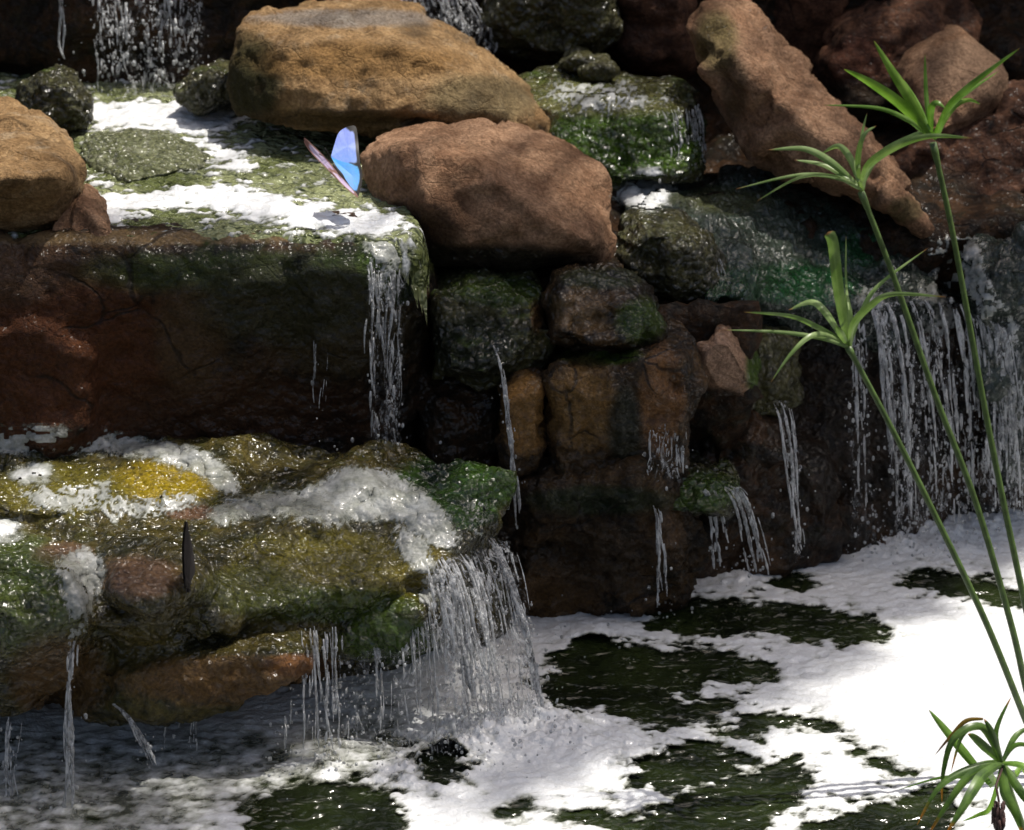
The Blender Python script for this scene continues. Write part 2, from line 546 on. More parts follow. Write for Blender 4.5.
def rock(name, hulls, mat, label=None, cat="rock", group=None, kind=None, vox=0.007, smooth=3, amp=0.012, scale=7.0,
         crack=0.006, wet=0.2, moss=0.0, seed=0, parent=None, key=None, wetf=None, facet=(0.11, 0.22)):
    bm = bmesh.new()
    for pts in hulls:
        vs = [bm.verts.new(tuple(map(float, p))) for p in pts]
        g = bmesh.ops.convex_hull(bm, input=vs)
        bmesh.ops.delete(bm, geom=list({e for e in g["geom_interior"] + g["geom_unused"] if isinstance(e, bmesh.types.BMVert)}), context='VERTS')
    me0 = bpy.data.meshes.new("tmp")
    bm.to_mesh(me0)
    bm.free()
    ob = bpy.data.objects.new("tmp", me0)
    COL.objects.link(ob)
    md = ob.modifiers.new("r", 'REMESH')
    md.mode = 'VOXEL'
    md.voxel_size = vox
    dg = bpy.context.evaluated_depsgraph_get()
    dg.update()
    me = bpy.data.meshes.new_from_object(ob.evaluated_get(dg))
    bpy.data.objects.remove(ob)
    n = len(me.vertices)
    co = np.empty(n * 3, dtype=np.float32)
    me.vertices.foreach_get("co", co)
    co = co.reshape(-1, 3)
    ed = np.empty(len(me.edges) * 2, dtype=np.int32)
    me.edges.foreach_get("vertices", ed)
    ed = ed.reshape(-1, 2)
    ii = np.concatenate([ed[:, 0], ed[:, 1]])
    jj = np.concatenate([ed[:, 1], ed[:, 0]])
    deg = np.bincount(ii, minlength=n)[:, None]

    def lap(a):
        return np.stack([np.bincount(ii, weights=a[jj, k], minlength=n) for k in range(a.shape[1])], 1) / deg

    for _ in range(smooth):
        co = co + 0.6 * (lap(co) - co)
        co = co - 0.3 * (lap(co) - co) if _ % 2 else co
    co = co.astype(np.float32)

    def normals():
        me.vertices.foreach_set("co", co.ravel())
        me.update()
        nn = np.empty(n * 3, dtype=np.float32)
        me.vertices.foreach_get("normal", nn)
        return nn.reshape(-1, 3)

    if facet:
        size, kk = facet
        rg = np.random.default_rng(seed + 400)
        lo, hi = co.min(0), co.max(0)
        m = int(max(6, np.prod((hi - lo) / size + 0.6)))
        sd = rg.random((min(m, 160), 3)) * (hi - lo) + lo
        vec = rg.normal(size=sd.shape)
        vec /= np.linalg.norm(vec, axis=1, keepdims=True)
        wp_ = co + 0.15 * size * np.stack([perlin(co / size * 2.2, 91 + q) for q in range(3)], 1)
        best = np.full(n, 1e9)
        fo = np.zeros(n)
        for q in range(len(sd)):
            dd = ((wp_ - sd[q]) ** 2).sum(1)
            w = dd < best
            best[w] = dd[w]
            fo[w] = np.clip((wp_[w] - sd[q]) @ vec[q], -size, size) + rg.normal() * size * .12
        fo = fo[:, None]
        for _ in range(3):
            fo = fo + 0.6 * (lap(fo) - fo)
        nn = normals()
        co = (co + nn * fo * kk).astype(np.float32)
    nn = normals()
    for _ in range(3):
        nn = lap(nn)
    nn = nn / (np.linalg.norm(nn, axis=1, keepdims=True) + 1e-6)
    off = np.array([seed * 3.7, seed * 1.9, seed * 2.3], dtype=np.float32)
    d = amp * fbm(co + off, scale, 4, seed, 0.5)
    d += amp * 0.28 * fbm(co + off, scale * 7.5, 3, seed + 13, 0.55)
    d += amp * 0.45 * fbm(co + off, scale * 3.3, 3, seed + 9, 0.55, True) - amp * 0.1
    if crack:
        w = co + off + 0.03 * np.stack([perlin(co * 9 + off, 3), perlin(co * 9 + off, 4), perlin(co * 9 + off, 5)], 1)
        r = np.abs(fbm(w, scale * 1.1, 2, seed + 31, 0.4))
        d -= crack * np.clip(1 - r / 0.03, 0, 1) * np.clip(fbm(co + off, 4.0, 2, seed + 5) * 3 + 0.4, 0, 1)
    co = (co + nn * d[:, None]).astype(np.float32)
    nn = normals()
    px, py = proj(co.astype(np.float64))
    paint = np.zeros((n, 4), dtype=np.float32)
    aux = np.zeros((n, 4), dtype=np.float32)
    aux[:, 0] = wet
    aux[:, 1] = moss
    aux[:, 3] = 1
    wob = 1 + 0.45 * fbm(co, 14.0, 3, 77)
    for (x, y, rx, ry, c, st, what, k) in PAINT:
        if k is not None and k != key:
            continue
        dd = (((px - x) / rx) ** 2 + ((py - y) / ry) ** 2) * wob
        wgt = np.clip(1.25 - dd, 0, 1)
        wgt = wgt * wgt * (3 - 2 * wgt)
        if what == 'c':
            w = wgt * st
            a = paint[:, 3]
            na = w + a * (1 - w)
            for q in range(3):
                paint[:, q] = np.where(na > 1e-5, (c[q] * w + paint[:, q] * a * (1 - w)) / np.maximum(na, 1e-5), c[q])
            paint[:, 3] = na
        elif what == 'wet':
            aux[:, 0] = aux[:, 0] * (1 - wgt) + st * wgt
        elif what == 'moss':
            aux[:, 1] = aux[:, 1] * (1 - wgt) + st * wgt
    if wetf is not None:
        aux[:, 0] = np.clip(aux[:, 0] + wetf(co, nn), 0, 1)
    point_attr(me, "paint", paint)
    point_attr(me, "aux", aux)
    me.polygons.foreach_set("use_smooth", [True] * len(me.polygons))
    me.name = name
    me.materials.clear()
    tri = BVHTree.FromPolygons(co.tolist(), [tuple(p.vertices) for p in me.polygons])
    o = link(name, me, mat, parent)
    ROCKS.append((o, tri))
    if parent is None:
        rebase(o)
    tag(o, label, cat if kind is None else None, group, kind)
    return o


def P_(x, y, rx, ry, c, st=0.9, k=None):
    PAINT.append((x, y, rx, ry, c, st, 'c', k))


def PW(x, y, rx, ry, st, k=None):
    PAINT.append((x, y, rx, ry, None, st, 'wet', k))


def PM(x, y, rx, ry, st, k=None):
    PAINT.append((x, y, rx, ry, None, st, 'moss', k))


# stains, algae and lichen on the stones, with some shade painted in
YEL = (0.40, 0.29, 0.015)
OCH = (0.19, 0.105, 0.035)
PINK = (0.24, 0.13, 0.075)
GRN = (0.060, 0.110, 0.008)
DGR = (0.014, 0.036, 0.012)
OLV = (0.19, 0.165, 0.022)
GRY = (0.24, 0.225, 0.21)
RUST = (0.20, 0.085, 0.022)
P_(165, 482, 62, 26, YEL, 1.0, 'ledge')
P_(60, 490, 80, 32, OLV, 0.9, 'ledge')
P_(140, 578, 48, 28, PINK, 0.8, 'ledge')
P_(350, 570, 130, 36, (0.27, 0.21, 0.035), 0.9, 'ledge')
P_(470, 485, 60, 30, (0.065, 0.150, 0.008), 1.0, 'ledge')
P_(20, 560, 60, 30, (0.09, 0.13, 0.025), 0.8, 'ledge')
P_(65, 555, 34, 16, PINK, 0.8, 'ledge')
P_(190, 512, 34, 9, PINK, 0.9, 'ledge')
P_(330, 560, 110, 34, OLV, 0.85, 'ledge')
P_(450, 490, 60, 34, GRN, 1.0, 'ledge')
P_(330, 605, 110, 22, GRN, 0.8, 'ledge')
P_(30, 610, 60, 60, (0.085, 0.12, 0.022), 0.9, 'ledge')
P_(250, 590, 60, 30, (0.11, 0.12, 0.02), 0.8, 'ledge')
P_(60, 680, 60, 50, OCH, 0.9, 'ledge')
P_(230, 680, 130, 30, OCH, 1.0, 'ledge')
P_(300, 665, 40, 14, RUST, 1.0, 'ledge')
P_(390, 640, 60, 28, GRN, 1.0, 'ledge')
PM(450, 490, 70, 45, 0.75, 'ledge')
PM(165, 482, 70, 34, -0.5, 'ledge')
PM(60, 490, 80, 32, -0.1, 'ledge')
PM(135, 577, 58, 34, -0.5, 'ledge')
PM(230, 680, 130, 30, -0.5, 'ledge')
PW(135, 577, 40, 24, 0.55, 'ledge')
PW(200, 690, 200, 40, 0.35, 'ledge')
# upper wall
P_(60, 360, 130, 110, (0.120, 0.042, 0.015), 1.0, 'wall')
P_(250, 272, 190, 26, (0.040, 0.062, 0.010), 0.9, 'wall')
P_(340, 330, 90, 60, (0.055, 0.040, 0.012), 0.8, 'wall')
P_(250, 410, 160, 40, (0.075, 0.032, 0.012), 0.8, 'wall')
P_(190, 340, 40, 60, (0.120, 0.070, 0.032), 0.9, 'wall')
P_(290, 300, 110, 50, (0.032, 0.034, 0.010), 0.8, 'wall')
P_(20, 270, 60, 40, (0.12, 0.065, 0.035), 0.9, 'wall')
P_(140, 238, 190, 9, (0.24, 0.16, 0.075), 1.0, 'wall')
P_(395, 250, 40, 50, GRN, 1.0, 'wall')
PM(395, 260, 45, 60, 0.6, 'wall')
PM(260, 262, 170, 28, 0.42, 'wall')
PW(80, 350, 150, 100, 0.15, 'wall')
# boulders
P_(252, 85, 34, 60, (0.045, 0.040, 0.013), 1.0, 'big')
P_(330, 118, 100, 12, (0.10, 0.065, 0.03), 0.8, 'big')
P_(350, 18, 110, 11, GRY, 0.75, 'big')
P_(415, 30, 20, 9, (0.06, 0.045, 0.03), 0.6, 'big')
P_(350, 50, 60, 12, (0.16, 0.09, 0.035), 0.5, 'big')
P_(440, 60, 40, 14, (0.20, 0.11, 0.04), 0.5, 'big')
P_(360, 62, 110, 22, (0.34, 0.19, 0.065), 0.7, 'big')
P_(480, 100, 70, 30, (0.21, 0.165, 0.085), 0.8, 'big')
P_(410, 240, 50, 40, (0.05, 0.030, 0.016), 1.0, 'orange')  # lower left and foot of this boulder: wet tone plus painted-in shade
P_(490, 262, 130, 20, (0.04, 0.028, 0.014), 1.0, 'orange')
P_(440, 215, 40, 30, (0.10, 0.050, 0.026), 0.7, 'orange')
PW(450, 262, 140, 16, 0.75, 'orange')
P_(715, 40, 26, 40, (0.12, 0.105, 0.035), 0.8, 'long')
P_(735, 90, 16, 40, (0.05, 0.042, 0.018), 0.6, 'long')
P_(905, 210, 22, 16, (0.09, 0.085, 0.03), 0.7, 'long')
P_(860, 60, 40, 30, (0.17, 0.062, 0.035), 0.6, 'bgA')
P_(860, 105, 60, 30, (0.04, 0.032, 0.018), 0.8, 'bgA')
P_(970, 70, 60, 40, (0.27, 0.175, 0.115), 0.8, 'bgB')
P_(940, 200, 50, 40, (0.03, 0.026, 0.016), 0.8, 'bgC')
# centre blocks
P_(525, 415, 28, 50, (0.36, 0.19, 0.055), 1.0, 'blockL')
P_(600, 355, 50, 12, GRN, 1.0, 'blockR')
P_(640, 320, 30, 26, GRN, 0.9, 'topC')
P_(600, 278, 50, 14, (0.06, 0.075, 0.03), 0.9, 'topC')
P_(470, 345, 60, 36, (0.016, 0.022, 0.008), 1.0, 'mossL')
P_(590, 500, 60, 20, DGR, 0.8, 'blockR')
P_(560, 600, 50, 40, (0.16, 0.085, 0.028), 0.9, 'column')
P_(660, 520, 30, 40, (0.11, 0.058, 0.020), 0.8, 'column')
P_(600, 500, 90, 18, (0.020, 0.040, 0.012), 0.8, 'column')
P_(580, 405, 44, 50, (0.34, 0.19, 0.060), 1.0, 'blockR')
P_(660, 400, 26, 60, (0.32, 0.155, 0.058), 1.0, 'blockR')
P_(625, 430, 20, 60, (0.022, 0.026, 0.012), 0.9, 'blockR')
P_(580, 312, 34, 26, (0.28, 0.175, 0.080), 1.0, 'topC')
P_(538, 310, 10, 30, (0.17, 0.09, 0.035), 0.9, 'mossL')
P_(505, 292, 60, 18, (0.05, 0.085, 0.012), 0.9, 'mossL')
P_(600, 560, 60, 40, (0.07, 0.042, 0.018), 0.7, 'column')
P_(725, 366, 30, 36, (0.46, 0.29, 0.19), 1.0, 'patch')
PM(725, 366, 30, 36, -0.6, 'patch')
PW(725, 366, 26, 30, 0.1, 'patch')
P_(756, 372, 12, 34, GRN, 1.0, 'patch')
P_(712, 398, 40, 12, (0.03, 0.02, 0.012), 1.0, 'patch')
P_(695, 492, 60, 24, (0.05, 0.10, 0.014), 0.9, 'smallledge')
P_(620, 145, 110, 42, (0.060, 0.125, 0.008), 1.0, 'lip')
P_(600, 95, 110, 22, (0.24, 0.24, 0.08), 1.0, 'lip')
P_(770, 235, 160, 60, (0.070, 0.095, 0.068), 0.85, 'cascade')
P_(800, 285, 70, 26, (0.016, 0.105, 0.026), 1.0, 'cascade')
P_(725, 285, 60, 22, (0.014, 0.060, 0.016), 1.0, 'cascade')
P_(860, 248, 36, 22, (0.016, 0.100, 0.028), 0.9, 'cascade')
P_(720, 200, 60, 14, (0.12, 0.13, 0.05), 0.8, 'cascade')
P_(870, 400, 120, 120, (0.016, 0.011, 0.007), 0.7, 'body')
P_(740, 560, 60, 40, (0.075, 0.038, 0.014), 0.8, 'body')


# ------------------------------------------------------------------ ground and bank
def box(x0, x1, y0, y1, z0, z1):
    return [np.array((x, y, z)) for x in (x0, x1) for y in (y0, y1) for z in (z0, z1)]


g = 60.0
me = mesh_from("ground", [(-g, -g, -0.35), (g, -g, -0.35), (g, g, -0.35), (-g, g, -0.35)], [(0, 1, 2, 3)])
tag(link("ground", me, M['ground']), kind="structure")

rock("rock_bank", [
    box(-1.5, 1.7, 1.12, 2.0, -0.3, 1.35),
    box(-1.5, -0.35, 0.92, 1.5, -0.3, 1.45),
    box(-1.5, 1.7, 0.50, 1.6, -0.3, 0.46),
    box(-0.16, 0.36, 0.17, 0.8, -0.3, 0.44),
    box(-1.4, -0.25, -0.12, 0.4, -0.3, 0.16),
], M['wall'], kind="structure", vox=0.016, amp=0.07, scale=3.0, crack=0.0, wet=0.15, moss=-0.1, seed=3, key='bank')

# ------------------------------------------------------------------ rocks and boulders
# big block whose flat top carries the upper pool
rock("rock_ledge", [
    hull(front=[(-120, 236, .07), (60, 235, .07), (250, 236, .07), (340, 241, .06), (385, 243, .05), (418, 250, .09), (428, 262, .16), (-120, 250, .03), (250, 252, .035), (385, 262, .03),
                (-120, 330, .00), (150, 330, .02), (330, 320, .04), (415, 330, .10), (-120, 480, .05), (150, 480, .06), (330, 485, .08), (420, 480, .14)],
         back=[(-1.2, .9, .52), (-.12, .9, .52), (-.13, .3, .54), (-1.2, .9, -.2), (-.12, .9, -.2), (-1.2, .1, -.2), (-.15, .2, -.2)]),
    hull([(-90, 320), (60, 300), (110, 340), (100, 440), (60, 480), (-90, 480)], .04, .05, .2),
    hull([(300, 250), (360, 245), (400, 262), (395, 330), (360, 400), (310, 390)], .06, .035, .2),
], M['wall'], "tall dark brown wet rock block carrying the upper pool, green at its right corner", "rock ledge",
    vox=0.008, amp=0.016, scale=7.0, wet=0.35, moss=0.08, seed=11, key='wall', facet=(.10, .12))

# lower ledge with algae, nearest the camera
rock("rock_shelf", [
    hull(front=[(-120, 432, .08), (100, 432, .08), (260, 448, .05), (420, 462, -.02), (500, 462, -.06), (512, 478, -.09), (490, 522, -.20),
                (430, 566, -.32), (330, 603, -.38), (200, 618, -.44), (90, 628, -.48), (-20, 620, -.50), (-120, 610, -.50),
                (505, 500, -.10), (478, 548, -.20), (420, 596, -.30), (320, 630, -.34), (200, 650, -.39), (90, 655, -.42), (-120, 650, -.45)]),
    hull(front=[(-120, 545, -.50), (10, 548, -.50), (70, 580, -.51), (92, 625, -.52), (85, 690, -.48), (40, 718, -.45), (-120, 722, -.45), (-120, 600, -.55), (20, 620, -.56)],
         back=[(-.9, -.2, .2), (-.6, -.2, .2)]),
    hull([(60, 630), (200, 622), (210, 690), (70, 700)], -.40, .03, .3),
    hull([(70, 672), (200, 655), (300, 640), (325, 655), (310, 680), (220, 700), (120, 722), (80, 715)], -.42, .04, .2),
    hull([(310, 632), (360, 612), (430, 596), (442, 618), (425, 640), (370, 662), (320, 668)], -.31, .04, .15),
    hull([(110, 545), (150, 538), (185, 560), (200, 590), (160, 612), (105, 605)], -.40, .05, .10, lean=.25),
    hull([(110, 470), (165, 458), (220, 475), (225, 500), (165, 508), (110, 500)], -.10, .03, .10, lean=.35),
    hull([(-20, 470), (50, 462), (95, 480), (80, 515), (20, 520), (-20, 515)], -.14, .03, .10, lean=.35),
    hull(front=[(-80, 690, -.3), (200, 680, -.28), (420, 620, -.2), (480, 560, -.12), (-80, 800, -.25), (120, 790, -.2), (300, 745, -.12), (440, 690, -.02)],
         back=[(-.9, .0, -.1), (0, .05, -.1), (-.9, 0, .2), (-.02, .02, .2)]),
], M['ledge'], "long low wet rock shelf with yellow and green algae, water pouring off its right end", "rock ledge",
    vox=0.0065, amp=0.020, scale=7.0, wet=0.95, moss=0.12, seed=21, key='ledge', crack=0.008)

rock("boulder", [hull([(-90, 104, .36), (0, 96, .36), (40, 110, .32), (70, 136, .26), (81, 165, .16), (78, 200, .14), (64, 236, .14), (25, 250, .12), (-90, 250, .12)], 0, 0, 0,
                      front=[(-90, 184, .0), (10, 178, .0), (56, 174, .03), (70, 182, .08), (55, 205, .06), (5, 215, .045), (-90, 215, .045)],
                      back=[(-1.1, .5, .6), (-.72, .45, .6)])],
     M['tan'], "pale brown dry boulder with flat sunlit top left of the upper pool", "boulder",
     vox=0.006, smooth=2, amp=0.009, scale=9.0, wet=0.0, moss=-0.3, seed=5, key='leftb', crack=0.008, facet=(.09, .10))
P_(30, 225, 70, 30, (0.10, 0.055, 0.03), 0.9, 'none')
rock("stone", [hull([(78, 188), (95, 203), (110, 238), (100, 246), (58, 246), (62, 212)], .085, .03, .08, lean=.1)],
     M['red'], "small pinkish stone tucked under the right side of the flat-topped boulder", "stone", vox=0.0045, amp=0.006, scale=16, wet=0.1, moss=-0.3, seed=6)
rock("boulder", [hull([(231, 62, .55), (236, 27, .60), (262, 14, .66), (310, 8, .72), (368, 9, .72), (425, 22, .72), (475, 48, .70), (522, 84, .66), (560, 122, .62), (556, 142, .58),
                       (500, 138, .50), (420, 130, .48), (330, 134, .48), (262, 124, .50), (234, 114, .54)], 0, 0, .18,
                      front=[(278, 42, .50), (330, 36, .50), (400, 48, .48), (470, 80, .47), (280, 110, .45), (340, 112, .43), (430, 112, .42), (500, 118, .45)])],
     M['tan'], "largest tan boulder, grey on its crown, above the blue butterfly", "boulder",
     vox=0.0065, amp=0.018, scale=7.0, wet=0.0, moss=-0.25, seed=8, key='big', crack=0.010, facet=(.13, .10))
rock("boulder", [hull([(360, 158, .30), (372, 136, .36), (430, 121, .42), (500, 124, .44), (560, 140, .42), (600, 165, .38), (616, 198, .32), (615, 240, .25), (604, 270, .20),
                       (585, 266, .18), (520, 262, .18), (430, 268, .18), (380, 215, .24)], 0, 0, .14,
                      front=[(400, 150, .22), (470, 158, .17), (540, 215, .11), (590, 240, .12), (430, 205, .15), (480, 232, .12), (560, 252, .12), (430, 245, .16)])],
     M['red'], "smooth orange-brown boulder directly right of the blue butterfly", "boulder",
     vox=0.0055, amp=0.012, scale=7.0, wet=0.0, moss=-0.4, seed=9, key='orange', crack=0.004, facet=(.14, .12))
rock("boulder", [hull([(683, 24), (700, 2), (726, -4), (754, 14), (792, 62), (832, 110), (886, 170), (922, 203), (930, 234), (908, 228), (880, 204), (800, 184), (748, 158), (716, 92), (690, 62)],
                      .62, .08, .14, lean=.12, front=[(735, 60, .50), (790, 110, .46), (850, 168, .44)])],
     M['red'], "long brown boulder lying aslant, pointing down to the right", "boulder",
     vox=0.006, amp=0.016, scale=8.0, wet=0.05, moss=-0.15, seed=10, key='long', crack=0.010)
rock("boulder", [hull([(812, 66), (834, 22), (870, 10), (912, -6), (952, -2), (972, 30), (962, 74), (905, 130), (832, 132)], 1.0, .08, .15, lean=.06)],
     M['bg'], "dark reddish round boulder at the back, behind the pale angular one", "boulder", vox=0.007, amp=0.02, scale=7, wet=0.1, moss=-0.2, seed=12, key='bgA')
rock("boulder", [hull([(896, 78), (906, 60), (945, 36), (966, 31), (1000, 58), (1012, 76), (1008, 102), (985, 126), (932, 152), (902, 116)], .84, .06, .12, lean=.1,
                      front=[(915, 82, .76), (985, 92, .75)])],
     M['red'], "pale angular boulder behind the tallest papyrus stalk's crown", "boulder", vox=0.006, smooth=1, facet=(.12, .10), amp=0.008, scale=8, wet=0.0, moss=-0.3, seed=13, key='bgB')
rock("boulder", [hull([(872, 175), (900, 145), (960, 125), (1010, 90), (1070, 80), (1070, 260), (960, 246), (885, 222)], .80, .10, .15, lean=.06)],
     M['bg'], "broad dark brown boulder at the right edge beneath the pale angular one", "boulder", vox=0.008, amp=0.02, scale=7, wet=0.15, moss=-0.1, seed=14, key='bgC')
rock("boulder", [hull([(752, 40), (770, -30), (850, -40), (850, 60), (820, 100), (790, 70)], 1.12, .06, .12)],
     M['bg'], "dim brown boulder wedged between the slanting boulder and the reddish one", "boulder", vox=0.009, amp=0.02, scale=7, wet=0.0, moss=-0.3, seed=15)
rock("boulder", [hull([(612, -30), (690, -40), (690, 70), (660, 75), (615, 60)], 1.05, .06, .12)],
     M['bg'], "dim red-brown rock at the top, left of the slanting boulder", "boulder", vox=0.009, amp=0.02, scale=7, wet=0.1, moss=-0.3, seed=16)
rock("boulder", [hull([(478, 20), (500, -25), (560, -40), (612, -20), (618, 30), (600, 55), (550, 64), (500, 52)], .98, .07, .12)],
     M['moss'], "dark wet mossy rock at the top behind the small upper stream", "boulder", vox=0.007, amp=0.02, scale=8, wet=0.8, moss=0.1, seed=17)
rock("stone", [hull([(556, 60), (575, 52), (600, 56), (602, 68), (575, 74), (558, 72)], .86, .03, .05)], M['moss'],
     "small brown stone at the back of the small upper stream", "stone", vox=0.005, amp=0.006, scale=18, wet=0.7, moss=-0.1, seed=18)
rock("stone", [hull([(578, 70), (590, 60), (612, 62), (622, 72), (612, 82), (586, 82)], .82, .03, .05)], M['moss'],
     "small green stone sitting in the small upper stream", "stone", vox=0.005, amp=0.006, scale=18, wet=0.7, moss=0.15, seed=19)
rock("rock", [hull(front=[(516, 76, .88), (600, 66, .95), (690, 82, .85), (700, 96, .74), (560, 118, .60), (620, 120, .56), (680, 112, .58), (535, 105, .66),
                          (560, 185, .55), (640, 182, .52), (700, 178, .56), (715, 130, .7), (520, 150, .7)])],
     M['moss'], "bright green mossy rock that the small upper stream spills over", "rock", vox=0.006, amp=0.012, scale=10, wet=1.0, moss=0.3, seed=20, key='lip')
rock("stone", [hull([(12, 100), (20, 84), (45, 73), (75, 80), (92, 100), (88, 122), (60, 130), (25, 124)], .60, .06, .08)], M['moss'],
     "round dark mossy stone behind the flat-topped boulder", "stone", vox=0.0045, amp=0.014, scale=18, wet=0.75, moss=0.25, seed=22)
rock("stone", [hull([(74, 152), (90, 133), (130, 127), (178, 136), (212, 156), (208, 168), (165, 178), (125, 190), (96, 176)], .44, .02, .03, lean=.36)], M['awash'],
     "low glistening green stone awash in the upper pool", "stone", vox=0.0045, amp=0.007, scale=18, facet=(.06, .08), wet=1.0, moss=0.05, seed=23, key='awash')
rock("stone", [hull([(178, 92), (192, 76), (215, 68), (236, 74), (238, 104), (200, 110)], .66, .05, .08)], M['moss'],
     "mossy stone against the left side of the largest tan boulder", "stone", vox=0.005, amp=0.012, scale=18, wet=0.7, moss=0.27, seed=24)

# right-hand cascade
rock("rock", [
    hull(front=[(612, 186, .62), (720, 172, .66), (862, 186, .66), (922, 222, .60), (948, 262, .50), (640, 222, .45), (690, 236, .36), (735, 296, .26), (800, 306, .27),
                (880, 306, .33), (940, 300, .40), (725, 330, .30), (870, 345, .40), (945, 330, .46)]),
    hull([(640, 205), (700, 200), (760, 250), (752, 312), (715, 312), (668, 262)], .33, .05, .12, lean=.18),
], M['slick'], "broad blue-green slab that water sheets over, behind the papyrus stalks", "rock slab",
    vox=0.0065, amp=0.022, scale=8, wet=1.0, moss=0.1, seed=26, key='cascade')
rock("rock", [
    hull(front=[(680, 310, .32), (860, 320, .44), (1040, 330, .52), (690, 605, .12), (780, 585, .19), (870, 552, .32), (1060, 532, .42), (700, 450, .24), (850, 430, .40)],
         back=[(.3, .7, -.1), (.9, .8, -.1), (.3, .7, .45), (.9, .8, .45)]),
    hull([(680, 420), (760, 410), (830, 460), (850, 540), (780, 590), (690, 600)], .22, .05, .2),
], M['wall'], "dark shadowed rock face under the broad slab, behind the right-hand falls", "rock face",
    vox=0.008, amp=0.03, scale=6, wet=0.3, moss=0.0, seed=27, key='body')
rock("rock", [hull([(612, 236), (640, 216), (682, 222), (706, 240), (722, 288), (716, 316), (652, 308), (618, 282)], .27, .06, .12)], M['moss'],
     "rounded grey-green mossy rock right of the orange-brown boulder", "rock", vox=0.0055, amp=0.016, scale=12, wet=0.8, moss=0.17, seed=28)
rock("rock", [hull([(545, 302), (556, 276), (576, 265), (620, 275), (655, 304), (666, 330), (650, 350), (600, 355), (550, 345)], .09, .06, .15, lean=.08)], M['block'],
     "dark rounded rock at the top of the central rock stack", "rock", vox=0.0055, amp=0.016, scale=13, facet=(.055, .30), wet=0.6, moss=0.12, seed=29, key='topC')
rock("rock", [hull([(425, 292), (468, 276), (530, 280), (549, 290), (547, 345), (522, 376), (480, 392), (430, 385)], .10, .06, .15, lean=.05)], M['moss'],
     "dark mossy rock hanging beneath the orange-brown boulder", "rock", vox=0.0055, amp=0.016, scale=12, wet=0.75, moss=0.35, seed=30, key='mossL')
rock("rock", [hull([(500, 392), (528, 376), (541, 376), (542, 480), (530, 492), (503, 486)], .02, .03, .15)], M['block'],
     "narrow ochre block, left half of the split pair in the central stack", "rock", vox=0.005, amp=0.011, scale=13, facet=(.055, .30), wet=0.3, moss=-0.05, seed=31, key='blockL', smooth=3)
rock("rock", [hull([(548, 378), (562, 370), (640, 350), (690, 352), (700, 400), (690, 462), (640, 498), (560, 505), (549, 488)], .02, .03, .2, inner=.88)], M['block'],
     "wide ochre block, right half of the split pair in the central stack", "rock", vox=0.0055, amp=0.016, scale=13, facet=(.055, .30), wet=0.35, moss=0.04, seed=32, key='blockR', smooth=3)
rock("rock", [hull([(498, 470), (545, 470), (640, 450), (692, 470), (704, 560), (690, 612), (620, 625), (535, 645), (505, 630)], .05, .05, .2, lean=-.02)], M['block'],
     "dark rock foot of the central stack standing in the pool", "rock", vox=0.007, amp=0.028, scale=13, facet=(.055, .30), wet=0.25, moss=0.05, seed=33, key='column')
rock("rock", [hull([(420, 370), (500, 380), (510, 470), (505, 600), (470, 600), (425, 480)], .13, .05, .2)], M['wall'],
     "black wet rock in the gap between shelf and central stack", "rock", vox=0.008, amp=0.02, scale=9, wet=0.5, moss=0.0, seed=34)
rock("rock", [hull([(640, 497), (655, 479), (700, 468), (736, 480), (747, 500), (730, 514), (680, 520), (648, 514)], .08, .05, .12, lean=.12)], M['moss'],
     "small green mossy knob jutting from the rock face above the pool", "rock", vox=0.005, amp=0.010, scale=15, wet=0.9, moss=0.2, seed=35, key='smallledge')
rock("rock", [hull([(696, 346), (714, 331), (732, 335), (756, 370), (764, 388), (745, 404), (712, 398), (698, 372)], .12, .03, .12)], M['red'],
     "small mossy rock with a bare tan patch beside the lowest papyrus leaves", "rock", vox=0.0045, amp=0.008, scale=14, wet=0.5, moss=0.0, seed=36, key='patch', smooth=3)
rock("rock", [hull([(662, 320), (700, 312), (740, 325), (790, 340), (800, 400), (740, 440), (680, 420), (665, 370)], .27, .05, .12)], M['moss'],
     "dark rock under the broad slab, left of the falls", "rock", vox=0.006, amp=0.016, scale=11, wet=0.6, moss=0.0, seed=37)
rock("rock", [hull([(978, 262), (1000, 238), (1070, 230), (1070, 490), (1005, 490), (985, 420), (968, 350)], .36, .08, .12)], M['slick'],
     "dark mossy rock at the right edge beside the falls", "rock", vox=0.006, amp=0.02, scale=10, wet=0.9, moss=0.15, seed=38)
rock("rock", [hull(front=[(905, 240, .72), (1070, 232, .8), (1070, 280, .6), (930, 290, .52), (990, 350, .46), (1030, 350, .46), (960, 340, .45), (930, 330, .5)])], M['slick'],
     "wet grey chute carrying water down to the right of the broad slab", "rock", vox=0.007, amp=0.014, scale=9, wet=1.0, moss=-0.05, seed=39)


def cast(px, py, bias=0.0):
    d = Vector(ray(px, py)).normalized()
    best = None
    for o, b in ROCKS:
        h = b.ray_cast(CAM, d)
        if h[0] is not None and (best is None or h[3] < best[1]):
            best = (h[0], h[3], h[1])
    return best


# ------------------------------------------------------------------ lower pool: water and foam
X0, X1, Y0, Y1, ST = -0.95, 1.15, -0.80, 0.62, 0.0032


def pool_grid(x0, x1, y0, y1, st):
    xs = np.arange(x0, x1, st)
    ys = np.arange(y0, y1, st)
    gx, gy = np.meshgrid(xs, ys)
    return gx, gy


